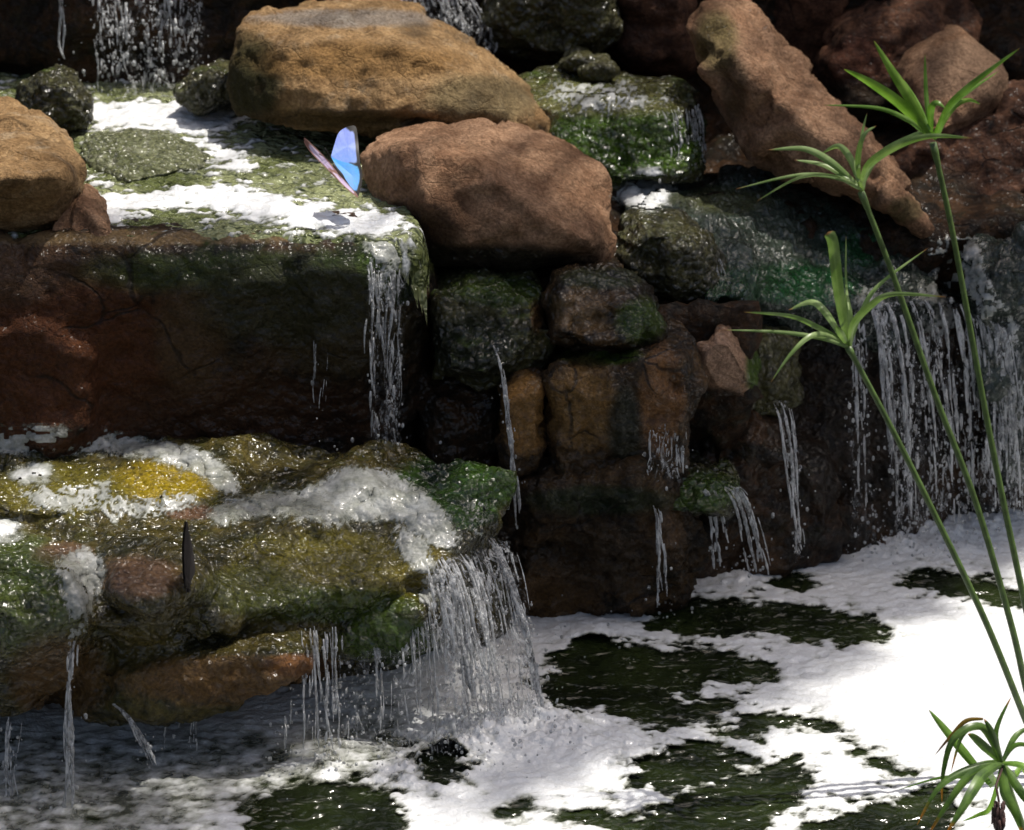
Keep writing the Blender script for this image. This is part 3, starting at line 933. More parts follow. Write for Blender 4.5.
def grid_mesh(name, gx, gy, gz, keep=None):
    h, w = gx.shape
    V = np.stack([gx, gy, gz], -1).reshape(-1, 3)
    a = np.arange(h * w).reshape(h, w)
    q = np.stack([a[:-1, :-1], a[:-1, 1:], a[1:, 1:], a[1:, :-1]], -1).reshape(-1, 4)
    idx = None
    if keep is not None:
        kf = (keep[:-1, :-1] | keep[:-1, 1:] | keep[1:, 1:] | keep[1:, :-1]).reshape(-1)
        q = q[kf]
        used = np.unique(q)
        remap = np.full(h * w, -1)
        remap[used] = np.arange(len(used))
        q = remap[q]
        V = V[used]
        idx = used
    me = bpy.data.meshes.new(name)
    me.vertices.add(len(V))
    me.vertices.foreach_set("co", V.astype(np.float32).ravel())
    me.loops.add(len(q) * 4)
    me.loops.foreach_set("vertex_index", q.astype(np.int32).ravel())
    me.polygons.add(len(q))
    me.polygons.foreach_set("loop_start", np.arange(0, len(q) * 4, 4, dtype=np.int32))
    me.polygons.foreach_set("use_smooth", np.ones(len(q), dtype=bool))
    me.update(calc_edges=True)
    me.validate()
    return me, idx


DARK = [
    [(545, 692), (543, 660), (580, 643), (650, 647), (720, 655), (779, 668), (776, 684), (720, 686), (650, 700), (600, 714), (556, 714)],
    [(640, 628), (690, 600), (760, 604), (832, 610), (894, 630), (880, 642), (820, 646), (760, 632), (690, 636)],
    [(610, 712), (650, 702), (750, 700), (740, 712), (690, 722), (640, 730)],
    [(770, 578), (800, 574), (822, 584), (800, 592), (772, 590)],
    [(900, 572), (940, 568), (990, 585), (1040, 590), (1040, 606), (960, 600), (905, 585)],
    [(628, 790), (640, 765), (700, 740), (756, 755), (746, 770), (690, 786), (650, 796)],
    [(620, 832), (680, 800), (740, 780), (775, 765), (802, 752), (810, 790), (780, 812), (730, 840), (640, 845)],
    [(722, 738), (732, 722), (775, 712), (850, 726), (868, 754), (919, 772), (912, 781), (878, 778), (858, 755), (844, 734), (780, 726), (745, 738)],
    [(770, 845), (850, 812), (940, 786), (965, 800), (935, 850)],
    [(242, 800), (290, 780), (350, 785), (412, 808), (396, 850), (262, 850)],
    [(405, 770), (440, 752), (468, 760), (462, 778), (425, 786)],
    [(486, 812), (520, 802), (540, 812), (520, 824)],
    [(544, 820), (590, 812), (640, 816), (610, 828)],
    [(330, 745), (360, 735), (392, 742), (400, 760), (340, 762)],
    [(-60, 790), (30, 800), (140, 830), (200, 850), (-60, 860)],
    [(690, 664), (700, 640), (720, 660)],
]
gx, gy = pool_grid(X0, X1, Y0, Y1, ST)
flat = np.stack([gx.ravel(), gy.ravel(), np.zeros(gx.size)], 1)
wx = 0.030 * fbm(flat, 11.0, 6, 41, 0.68)
wy = 0.036 * fbm(flat, 11.0, 6, 47, 0.68)
pxg, pyg = proj(flat + np.stack([wx, wy, 0 * wx], 1))
dark = np.zeros(len(flat), dtype=bool)
for p in DARK:
    dark |= in_poly(pxg, pyg, p)
dark = dark.reshape(gx.shape).astype(np.float64)
sm = blur(dark, 4, 2) * 0.6 + blur(dark, 11, 2) * 0.4
lace = fbm(flat * np.array([1, 1.6, 1]), 26.0, 5, 51, 0.62).reshape(gx.shape)
fine = fbm(flat, 95.0, 3, 53, 0.6).reshape(gx.shape)
near = np.clip(blur(dark, 16, 2) * 3, 0, 1)
# drifting threads of froth across the open water
swirl = flat * np.array([1, 1.5, 1]) + 0.05 * np.stack([fbm(flat, 6.0, 3, 71), fbm(flat, 6.0, 3, 72), np.zeros(len(flat))], 1)
strand = fbm(swirl, 17.0, 3, 73, 0.5, True).reshape(gx.shape) - 0.35
mask = 0.44 - sm + 0.95 * lace * (0.25 + 0.75 * near) + 0.35 * fine * near + 0.55 * strand * near
MURK_SHADE = [[(-80, 700), (120, 735), (300, 720), (420, 690), (430, 760), (330, 790), (240, 800), (180, 860), (-80, 860)]]  # below the shelf: brown murk, and shade painted in as thinner, darker foam
murk_shade = np.zeros(len(flat), dtype=bool)
for p in MURK_SHADE:
    murk_shade |= in_poly(pxg, pyg, p)
murk_shade = blur(murk_shade.reshape(gx.shape).astype(float), 14, 2)
mask = mask * (1 - murk_shade) + murk_shade * (0.16 + 0.34 * lace + 0.10 * fine)
swell = fbm(flat, 5.0, 3, 61, 0.5).reshape(gx.shape)
lump = fbm(flat, 24.0, 4, 63, 0.6).reshape(gx.shape)
ripple = fbm(flat * np.array([1, 1.7, 1]), 30.0, 3, 67, 0.5, True).reshape(gx.shape)
wz = 0.006 * swell + 0.0035 * ripple - 0.004
me, _ = grid_mesh("pool_water", gx, gy, wz)
tag(link("pool_water", me, M['water']), kind="structure")
# splash mounds where the falls land
mound = np.zeros(gx.shape)
for (mx, my, mr, mh) in [(470, 740, .07, .030), (560, 735, .06, .02), (420, 770, .05, .02), (880, 545, .05, .02), (940, 535, .06, .025), (1000, 525, .06, .02), (665, 612, .03, .012),
                         (740, 580, .04, .012), (330, 760, .05, .015), (520, 720, .05, .02), (640, 760, .07, .012), (600, 640, .05, .014), (70, 800, .03, .01)]:
    c = atz(mx, my, 0)
    mound += mh * np.exp(-((gx - c[0]) ** 2 + (gy - c[1]) ** 2) / mr ** 2)
fz = wz + np.clip(mask, -0.35, 0.45) * 0.007 + 0.003 + 0.0022 * lump * np.clip(mask * 3, 0, 1) + mound * (0.7 + 0.9 * lump + 0.5 * fine)
me, idx = grid_mesh("pool_foam", gx, gy, fz, mask > -0.34)
point_attr(me, "thick", np.clip(mask * 2.0, -0.4, 1.0).ravel()[idx])
tag(link("pool_foam", me, M['foam']), "white foam floating on the dark lower pool", None, kind="stuff")
# the quiet rest of the pool, beyond what is seen
me = mesh_from("pool_water", [(-3, -3, -0.012), (3.2, -3, -0.012), (3.2, 0.9, -0.012), (-3, 0.9, -0.012)], [(0, 1, 2, 3)])
tag(link("pool_water", me, M['water']), kind="structure")

# ------------------------------------------------------------------ upper pool
ZP = 0.594
gx, gy = pool_grid(-0.95, -0.02, 0.03, 0.95, 0.0032)
flat = np.stack([gx.ravel(), gy.ravel(), np.full(gx.size, ZP)], 1)
wx = 0.02 * fbm(flat, 10.0, 4, 42, 0.6)
pxg, pyg = proj(flat + np.stack([wx, wx[::-1], 0 * wx], 1))
UP = [
    [(76, 160), (100, 197), (150, 195), (215, 186), (300, 200), (385, 218), (372, 236), (300, 226), (230, 214), (180, 206), (130, 212), (110, 232), (82, 236)],
    [(76, 106), (160, 104), (236, 104), (240, 126), (200, 134), (120, 126), (84, 128)],
    [(180, 132), (240, 148), (250, 176), (222, 172), (212, 158)],
    [(280, 208), (395, 214), (410, 226), (380, 238), (290, 230)],
]
up = np.zeros(len(flat), dtype=bool)
for p in UP:
    up |= in_poly(pxg, pyg, p)
up = up.reshape(gx.shape).astype(float)
lace = fbm(flat * np.array([1, 1.8, 1]), 30.0, 5, 52, 0.64).reshape(gx.shape)
um = blur(up, 9, 2) - 0.24 + 1.6 * lace
area = in_poly(pxg, pyg, [(60, 239), (200, 239), (330, 239), (420, 240), (430, 226), (400, 180), (380, 120), (240, 60), (-40, 60), (-40, 236)]).reshape(gx.shape)
lipf = blur(area.astype(float), 7, 2)
rip = fbm(flat * np.array([1, 1.6, 1]), 34.0, 4, 68, 0.55).reshape(gx.shape)
wz = ZP + 0.010 * rip + 0.006 * fbm(flat, 8.0, 2, 69).reshape(gx.shape) - 0.5 * np.clip(0.78 - lipf, 0, 1) ** 2 * np.clip((0.22 - gy) / 0.05, 0, 1)
me, _ = grid_mesh("stream_water", gx, gy, wz, area)
tag(link("stream_water", me, M['stream']), kind="structure")
fz = wz + np.clip(um, -0.3, 0.5) * 0.008 + 0.003 * lace
me, idx = grid_mesh("stream_foam", gx, gy, fz, area & (um > -0.34))
point_attr(me, "thick", np.clip(um * 1.8, -0.4, 1.0).ravel()[idx])
tag(link("stream_foam", me, M['foam']), "white foam rushing over the upper pool", None, kind="stuff")


# ------------------------------------------------------------------ foam and water films lying on the rocks
def drape(name, poly, thick, seed, warp=6.0, step=1.6, lace_amt=0.8, bias=0.0, mat=None, lift=0.001, edge=3, tmax=1.0, flow=None):
    xs = np.arange(min(p[0] for p in poly) - 8, max(p[0] for p in poly) + 8, step)
    ys = np.arange(min(p[1] for p in poly) - 8, max(p[1] for p in poly) + 8, step)
    gx, gy = np.meshgrid(xs, ys)
    flat = np.stack([gx.ravel() / 640, gy.ravel() / 640, np.zeros(gx.size)], 1)
    wx = warp * 2 * fbm(flat, 18.0, 4, seed)
    wy = warp * 2 * fbm(flat, 18.0, 4, seed + 7)
    ins = in_poly(gx.ravel() + wx, gy.ravel() + wy, poly).reshape(gx.shape).astype(float)
    q = flat * np.array([1, 2.2, 1])
    if flow is not None:
        fl = np.array(flow, dtype=float) / np.hypot(*flow)
        u = flat[:, 0] * fl[0] + flat[:, 1] * fl[1]
        v = -flat[:, 0] * fl[1] + flat[:, 1] * fl[0]
        q = np.stack([u * 0.55, v * 3.4, u * 0], 1) + 0.02 * np.stack([wx, wy, wx * 0], 1)
    m = blur(ins, edge + 4, 2) - 0.50 + lace_amt * fbm(q, 26.0, 5, seed + 3, 0.62).reshape(gx.shape) * 0.6 + bias
    Pz = np.zeros((gx.size, 3))
    ok = np.zeros(gx.size, dtype=bool)
    need = (m > -0.34).ravel()
    for k in np.nonzero(need)[0]:
        h = cast(gx.ravel()[k], gy.ravel()[k])
        if h is not None:
            nr = h[2]
            d = lift + thick * float(np.clip(m.ravel()[k], -0.25, 0.5))
            if nr.z < 0:
                nr = Vector((0, 0, 1))
            q = h[0] + nr * d
            Pz[k] = q
            ok[k] = True
    ok = ok.reshape(gx.shape)
    h, w = gx.shape
    a = np.arange(h * w).reshape(h, w)
    quads = np.stack([a[1:, :-1], a[1:, 1:], a[:-1, 1:], a[:-1, :-1]], -1).reshape(-1, 4)
    kf = (ok[:-1, :-1] & ok[:-1, 1:] & ok[1:, 1:] & ok[1:, :-1]).reshape(-1)
    quads = quads[kf]
    # no sheet across a jump in depth
    dep = Pz[:, 1]
    jump = (dep[quads].max(1) - dep[quads].min(1)) < 0.05
    quads = quads[jump]
    used, inv = np.unique(quads, return_inverse=True)
    me = mesh_from(name, Pz[used], inv.reshape(-1, 4).tolist())
    point_attr(me, "thick", np.clip(m.ravel()[used] * 2.0, -0.4, tmax))
    return me


def merge(name, meshes):
    V, Fc, T, n = [], [], [], 0
    for me in meshes:
        k = len(me.vertices)
        co = np.empty(k * 3, dtype=np.float32)
        me.vertices.foreach_get("co", co)
        V.append(co.reshape(-1, 3))
        t = np.empty(k, dtype=np.float32)
        me.attributes["thick"].data.foreach_get("value", t)
        T.append(t)
        Fc += [tuple(i + n for i in p.vertices) for p in me.polygons]
        n += k
    me = mesh_from(name, np.concatenate(V), Fc)
    point_attr(me, "thick", np.concatenate(T))
    return me


ledge_foam = [
    drape("f", [(300, 492), (326, 478), (346, 464), (388, 470), (426, 488), (450, 514), (466, 545), (450, 556), (430, 545), (400, 524), (350, 520), (310, 515)], .006, 101, lace_amt=.9, bias=.08, tmax=.34, flow=(3, 2.2)),
    drape("f", [(170, 522), (240, 498), (318, 484), (360, 490), (380, 520), (330, 528), (280, 520), (230, 525)], .006, 119, lace_amt=.9, bias=.06, tmax=.28, flow=(5, -1)),
    drape("f", [(384, 520), (410, 522), (430, 550), (440, 585), (436, 612), (424, 614), (418, 580), (404, 552)], .007, 118, lace_amt=.9, bias=.10, tmax=.34, flow=(1, 2)),
    drape("f", [(-20, 432), (60, 431), (150, 438), (205, 452), (248, 488), (232, 500), (198, 472), (130, 452), (60, 449), (-20, 452)], .006, 102, lace_amt=.7, bias=.20, tmax=.34, flow=(4, 1)),
    drape("f", [(54, 552), (100, 546), (108, 572), (90, 606), (82, 655), (66, 655), (70, 610), (54, 580)], .008, 103, lace_amt=1.0, bias=.06, tmax=.30, flow=(0, 1)),
    drape("f", [(-10, 474), (30, 460), (72, 466), (62, 482), (20, 488)], .008, 104, tmax=.6),
    drape("f", [(-20, 520), (20, 514), (42, 530), (20, 544), (-20, 548)], .008, 105, tmax=.6),
    drape("f", [(100, 548), (150, 532), (210, 522), (260, 522), (250, 530), (170, 540), (110, 556)], .005, 106, bias=.0, tmax=.4, flow=(4, -1)),
    drape("f", [(70, 462), (85, 452), (96, 456), (90, 464)], .008, 107, tmax=.6),
    drape("f", [(90, 500), (170, 488), (230, 502), (180, 520), (100, 520)], .004, 108, lace_amt=1.6, bias=-.08, tmax=.35, flow=(4, 1)),
    drape("f", [(10, 488), (120, 478), (120, 514), (20, 514)], .004, 109, lace_amt=1.6, bias=-.10, tmax=.35, flow=(4, 1)),
    drape("f", [(430, 495), (480, 485), (508, 495), (490, 545), (462, 560), (450, 530)], .003, 122, lace_amt=2.2, bias=-.42, tmax=.3, flow=(1, 2)),
]
tag(link("shelf_foam", merge("shelf_foam", ledge_foam), M['foam']), "foam sliding across the low rock shelf", None, kind="stuff")
casc_foam = [
    drape("f", [(610, 184), (640, 168), (676, 180), (668, 206), (620, 212)], .004, 111, lace_amt=.9, bias=.12, tmax=.6),
    drape("f", [(525, 90), (560, 75), (640, 76), (690, 90), (680, 112), (600, 120), (545, 112)], .004, 112, lace_amt=2.2, bias=-.28, tmax=.4, flow=(4, 1)),
    drape("f", [(925, 236), (990, 236), (985, 262), (1004, 300), (1030, 350), (1000, 350), (968, 300), (930, 275)], .006, 113, lace_amt=1.4, bias=.02, tmax=.35, flow=(1, 1.6)),
    drape("f", [(352, 214), (400, 210), (420, 228), (415, 262), (390, 290), (368, 262), (362, 236)], .005, 115, lace_amt=1.5, bias=-.05, tmax=.3, flow=(0, 1)),
    drape("f", [(850, 280), (890, 290), (880, 340), (850, 340)], .005, 116, lace_amt=1.5, bias=-.05, tmax=.3, flow=(0, 1)),
    drape("f", [(905, 270), (955, 290), (965, 345), (920, 345)], .005, 117, lace_amt=1.5, bias=-.05, tmax=.3, flow=(0, 1)),
]
tag(link("cascade_foam", merge("cascade_foam", casc_foam), M['foam']), "thin foam and streaming water on the upper rocks", None, kind="stuff")


# ------------------------------------------------------------------ falling water
class Tubes:
    def __init__(s):
        s.V, s.F, s.S = [], [], {}

    def tube(s, pts, rad, sides=6):
        n0 = len(s.V)
        k = len(pts)
        for i in range(k):
            t = pts[min(i + 1, k - 1)] - pts[max(i - 1, 0)]
            t = t / (np.linalg.norm(t) + 1e-9)
            u = np.cross(t, (0.13, 0.97, 0.2))
            u /= np.linalg.norm(u) + 1e-9
            v = np.cross(t, u)
            for j in range(sides):
                a = 2 * math.pi * j / sides
                s.V.append(pts[i] + rad[i] * (math.cos(a) * u + math.sin(a) * v))
        for i in range(k - 1):
            for j in range(sides):
                a, b = n0 + i * sides + j, n0 + i * sides + (j + 1) % sides
                s.F.append((a, b, b + sides, a + sides))
        s.F.append(tuple(n0 + j for j in range(sides))[::-1])
        s.F.append(tuple(n0 + (k - 1) * sides + j for j in range(sides)))

    def drop(s, c, r, stretch=1.0):
        n0 = len(s.V)
        s.V.append(c + np.array([0, 0, r * stretch]))
        for th in (0.9, 1.6, 2.35):
            for j in range(6):
                a = 2 * math.pi * j / 6 + th
                s.V.append(c + np.array([r * math.sin(th) * math.cos(a), r * math.sin(th) * math.sin(a), r * stretch * math.cos(th)]))
        s.V.append(c - np.array([0, 0, r * stretch]))
        for j in range(6):
            s.F.append((n0, n0 + 1 + j, n0 + 1 + (j + 1) % 6))
            for q in (0, 1):
                a = n0 + 1 + q * 6
                s.F.append((a + j, a + 6 + j, a + 6 + (j + 1) % 6, a + (j + 1) % 6))
            s.F.append((n0 + 13 + (j + 1) % 6, n0 + 13 + j, n0 + 19))

    def build(s, name, mat, parent=None):
        me = mesh_from(name, np.array(s.V), s.F)
        if s.S:
            a = np.zeros(len(s.V))
            a[list(s.S.keys())] = list(s.S.values())
            point_attr(me, "sheet", a)
        return link(name, me, mat, parent)


def poly_at(line, t):
    """point on a polyline of world points"""
    k = len(line) - 1
    if k == 0:
        return line[0]
    f = min(t * k, k - 1e-6)
    i = int(f)
    return line[i] * (1 - (f - i)) + line[i + 1] * (f - i)


def fall(label, top, bot, n, rad=(0.0008, 0.0022), wob=0.006, gap=0.25, drops=20, start=(0.0, 0.05), stop=(0.7, 1.0), free=True, seed=0, group=None, spread=0.01, seg=30, dr=(0.0009, 0.0032), sheet=0):
    """many thin ragged threads from the polyline top to the polyline bot, (px, py, Y) each, breaking into drops"""
    rng = np.random.default_rng(1000 + seed)
    T = [at(*p) for p in top]
    B = [at(*p) for p in bot]
    tb = Tubes()

    def path(a, u, off):
        p0, p1 = poly_at(T, a), poly_at(B, min(1, max(0, a + off)))
        e = np.sqrt(u) if free else u
        q = p0 + (p1 - p0) * e
        q[2] = p0[2] + (p1[2] - p0[2]) * u
        return q

    centres = rng.random(max(2, n // 4))
    for k in range(n):
        a = float(np.clip(centres[rng.integers(len(centres))] + rng.normal() * 0.05, 0, 1)) if rng.random() < 0.75 else rng.random()
        u0, u1 = rng.uniform(*start), rng.uniform(*stop)
        if rng.random() < 0.35:
            u0 = rng.uniform(0, 0.6)
            u1 = min(stop[1], u0 + rng.uniform(0.1, 0.4))
        off = rng.normal() * 0.04
        r0 = rng.uniform(*rad)
        ph = rng.random(3) * 50
        m = max(6, int(seg * (u1 - u0)))
        us = np.linspace(u0, u1, m)
        base = np.stack([path(a, u, off) for u in us])
        ss = np.stack([us * 2.8 + ph[0], np.full(m, a * 4.0), np.full(m, 0.5 + seed)], 1)
        wx = perlin(ss, 5) * wob * (0.4 + us * 1.6)
        wy = perlin(ss + 31, 6) * wob * (0.4 + us * 1.2)
        bead = 0.6 + 1.0 * np.clip(perlin(np.stack([us * 30 + ph[1], us * 0 + ph[2], us * 0], 1), 7) + 0.35, 0, 1.3)
        cut = perlin(np.stack([us * 9 + ph[2], us * 0 + ph[1], us * 0 + 3], 1), 8) + 0.5 - gap * (0.5 + us)
        base[:, 0] += wx
        base[:, 1] += wy
        run = []
        for i in range(m):
            if cut[i] > 0:
                run.append(i)
            if cut[i] <= 0 or i == m - 1:
                if len(run) >= 3:
                    taper = np.sin(np.linspace(0.12, 0.94, len(run)) * math.pi) ** 0.5
                    tb.tube(base[run], r0 * bead[run] * taper, 5)
                elif len(run) > 0:
                    tb.drop(base[run[0]], r0 * 1.1, 1.5)
                run = []
    for k in range(sheet):
        na, nu = 34, 40
        n0 = len(tb.V)
        for i in range(na):
            a = i / (na - 1)
            for j in range(nu):
                u = j / (nu - 1)
                q = path(a, u, 0.0)
                w = np.array([[a * 6 + k * 9.1, u * 2.2, seed * 1.3]])
                q = q + np.array([perlin(w, 3)[0] * 0.012 * u, perlin(w + 5, 4)[0] * 0.030 * (0.3 + u) - 0.006 * k, 0])
                n1 = len(tb.V)
                tb.V.append(q)
                tb.S[n1] = 0.002 + min(1, 6 * a, 6 * (1 - a), 7 * u + .25, 4 * (1 - u) + .1) * (0.75 + 0.5 * perlin(w * 1.5 + 11, 6)[0])
        for i in range(na - 1):
            for j in range(nu - 1):
                q = n0 + i * nu + j
                tb.F.append((q, q + nu, q + nu + 1, q + 1))
    for k in range(drops):
        a, u = rng.random(), rng.uniform(0.15, 1.0)
        q = path(a, u, rng.normal() * 0.1)
        q = q + rng.normal(size=3) * spread * (0.5 + u)
        tb.drop(q, dr[0] + (dr[1] - dr[0]) * rng.random() ** 3, rng.uniform(0.9, 1.9))
    o = tb.build("waterfall", M['fall'])
    rebase(o)
    return tag(o, label, "waterfall", group or "falls of water over the rocks")


fall("wide curtain of water at the upper left behind the pool", [(88, -30, .90), (210, -30, .90)], [(100, 105, .80), (205, 100, .80)], 34, rad=(.0008, .0030), wob=.008, gap=.5, drops=220, sheet=1, seed=1, dr=(.0012, .0042), spread=.015)
fall("thin trickle left of the upper curtain behind the mossy stone", [(58, -30, .88), (68, -30, .88)], [(62, 75, .84), (70, 75, .84)], 7, rad=(.0010, .0026), wob=.008, gap=.2, drops=8, seed=2)
fall("short splashing fall at the top behind the largest tan boulder", [(378, -30, 1.0), (452, -30, 1.0)], [(400, 20, .95), (500, 60, .92)], 36, rad=(.0008, .0032), wob=.014, gap=.42, drops=70, sheet=2, seed=3)
fall("fall draining the upper pool down the dark wall", [(366, 262, .02), (408, 268, .04)], [(374, 465, -.03), (400, 462, -.02)], 22, rad=(.0007, .0022), wob=.014, gap=.38, drops=30, sheet=2, seed=4, free=False, stop=(.45, 1.0))
fall("faint trickle on the brown wall left of the draining fall", [(314, 340, .03), (328, 338, .03)], [(312, 425, .0), (326, 425, .0)], 6, rad=(.0005, .0012), wob=.003, gap=.25, drops=6, seed=5, free=False)
fall("single thin thread falling in front of the split ochre blocks", [(490, 345, .03), (497, 345, .03)], [(519, 560, -.06), (525, 575, -.06)], 7, rad=(.0008, .0022), wob=.004, gap=.12, drops=24, seed=6, spread=.012)
fall("small fall above the green knob in the rock face", [(650, 430, -.03), (688, 410, .02)], [(648, 482, -.03), (690, 480, .0)], 12, rad=(.0006, .0018), wob=.004, gap=.2, drops=20, sheet=1, seed=7)
fall("thin thread dropping left of the green knob into the pool", [(652, 505, -.03), (660, 508, -.03)], [(660, 612, -.05), (668, 616, -.05)], 9, rad=(.0010, .0024), wob=.005, gap=.15, drops=8, seed=8)
fall("slanting jets fanning right from the green knob", [(700, 490, .02), (735, 486, .02)], [(715, 575, .04), (772, 575, .05)], 24, rad=(.0009, .0024), wob=.003, gap=.12, drops=30, seed=9)
fall("narrow fall between the tan-patched rock and the right-hand falls", [(770, 402, .14), (788, 400, .15)], [(796, 560, .08), (802, 555, .09)], 10, rad=(.0006, .0020), wob=.005, gap=.2, drops=26, sheet=1, seed=10)
fall("thin ragged fall at the left end of the right-hand falls", [(842, 312, .26), (860, 308, .27)], [(852, 545, .18), (874, 542, .19)], 11, rad=(.0006, .0028), wob=.006, gap=.40, drops=90, sheet=1, seed=11, stop=(.6, 1.0))
fall("strong white fall behind the lowest papyrus stalk's stem", [(868, 304, .27), (898, 300, .28)], [(892, 542, .19), (930, 536, .21)], 24, rad=(.0008, .0038), wob=.007, gap=.36, drops=150, sheet=2, seed=26, stop=(.6, 1.0))
fall("loose fall between the strong white fall and the middle papyrus stem", [(900, 300, .28), (928, 300, .29)], [(926, 536, .22), (958, 532, .24)], 13, rad=(.0006, .0032), wob=.008, gap=.44, drops=140, sheet=1, seed=12, stop=(.6, 1.0))
fall("fall between the middle and the tallest papyrus stems", [(934, 298, .30), (960, 300, .32)], [(958, 532, .25), (988, 526, .28)], 17, rad=(.0006, .0036), wob=.007, gap=.38, drops=120, sheet=1, seed=27, stop=(.6, 1.0))
fall("fall at the right edge beside the dark mossy rock", [(965, 310, .30), (1012, 330, .26)], [(985, 515, .26), (1030, 520, .26)], 36, rad=(.0008, .0026), wob=.005, gap=.35, drops=40, sheet=2, seed=13)
fall("dense white chute pouring off the right end of the low shelf", [(418, 562, -.33), (462, 552, -.27)], [(440, 765, -.40), (512, 748, -.36)], 60, rad=(.0006, .0026), wob=.009, gap=.32, drops=260, sheet=3, seed=14, seg=40)
fall("clear curtain with a bright rim at the far right end of the low shelf", [(462, 548, -.24), (505, 528, -.16)], [(500, 740, -.36), (549, 726, -.33)], 26, rad=(.0005, .0016), wob=.005, gap=.34, drops=160, sheet=2, seed=15, seg=40)
fall("bright rope of water at the outer rim of the shelf's right end", [(480, 536, -.20), (487, 533, -.19)], [(542, 728, -.33), (549, 726, -.33)], 20, rad=(.0012, .0032), wob=.003, gap=.02, drops=8, seed=16, seg=40)
fall("veil falling behind the green lump at the shelf's right part", [(330, 650, -.33), (428, 600, -.34)], [(340, 775, -.40), (440, 760, -.40)], 34, rad=(.0005, .0018), wob=.005, gap=.36, drops=170, sheet=1, seed=17)
fall("curtain dripping from the middle of the low shelf", [(268, 632, -.40), (345, 620, -.40)], [(275, 790, -.46), (352, 788, -.46)], 30, rad=(.0006, .0020), wob=.006, gap=.42, drops=100, seed=18)
fall("single string of water dropping from the foam tongue", [(70, 640, -.53), (80, 640, -.53)], [(66, 815, -.57), (78, 812, -.57)], 10, rad=(.0010, .0022), wob=.007, gap=.10, drops=12, seed=19, seg=40)
fall("slanting jet leaping right from the shelf's underside", [(104, 700, -.47), (118, 708, -.47)], [(152, 768, -.50), (158, 764, -.50)], 12, rad=(.0009, .0020), wob=.004, gap=.12, drops=14, seed=20)
fall("thin dribble at the lower left corner below the shelf", [(8, 715, -.50), (22, 716, -.50)], [(6, 825, -.54), (18, 828, -.54)], 10, rad=(.0006, .0018), wob=.007, gap=.3, drops=14, seed=21)
fall("faint drips hanging under the middle of the shelf", [(165, 712, -.42), (200, 708, -.42)], [(165, 755, -.42), (198, 755, -.42)], 8, rad=(.0005, .0012), wob=.003, gap=.35, drops=10, seed=22)
fall("thin cords of water over the green lip of the upper stream", [(660, 110, .57), (700, 104, .62)], [(672, 175, .54), (705, 172, .58)], 26, rad=(.0007, .0020), wob=.006, gap=.3, drops=12, seed=23)
fall("short trickle between the rounded mossy rock and the broad slab", [(704, 250, .26), (716, 256, .26)], [(722, 310, .22), (732, 308, .22)], 14, rad=(.0007, .0020), wob=.006, gap=.25, drops=6, seed=24)

# bubbling splash drops around the landing points
tb = Tubes()
rs = np.random.default_rng(5)
for (sx, sy, sp, n) in [(475, 740, 55, 200), (545, 725, 25, 50), (420, 760, 40, 50), (900, 540, 40, 170), (960, 532, 45, 170), (860, 545, 20, 60), (665, 610, 14, 25), (745, 575, 25, 35), (330, 775, 40, 30), (600, 640, 40, 25),
                        (70, 810, 12, 12), (380, 465, 30, 30)]:
    for k in range(n):
        p = atz(sx + rs.normal() * sp, sy + rs.normal() * sp * .35, 0.29 if sy < 500 else 0.012)
        p = p + np.array([0, 0, abs(rs.normal()) * 0.022])
        tb.drop(p, 0.0008 + 0.0022 * rs.random() ** 2.5, 1.1)
tag(tb.build("splash_drops", M['fall']), "spray of drops where the falls hit the pool", None, kind="stuff")


# ------------------------------------------------------------------ papyrus
def spline(pts, n):
    P = np.array(pts, dtype=float)
    k = len(P)
    out = []
    for i in range(n):
        t = i / (n - 1) * (k - 1)
        j = min(int(t), k - 2)
        f = t - j
        p0, p1, p2, p3 = P[max(j - 1, 0)], P[j], P[j + 1], P[min(j + 2, k - 1)]
        out.append(0.5 * (2 * p1 + (p2 - p0) * f + (2 * p0 - 5 * p1 + 4 * p2 - p3) * f * f + (3 * p1 - p0 - 3 * p2 + p3) * f ** 3))
    return np.array(out)


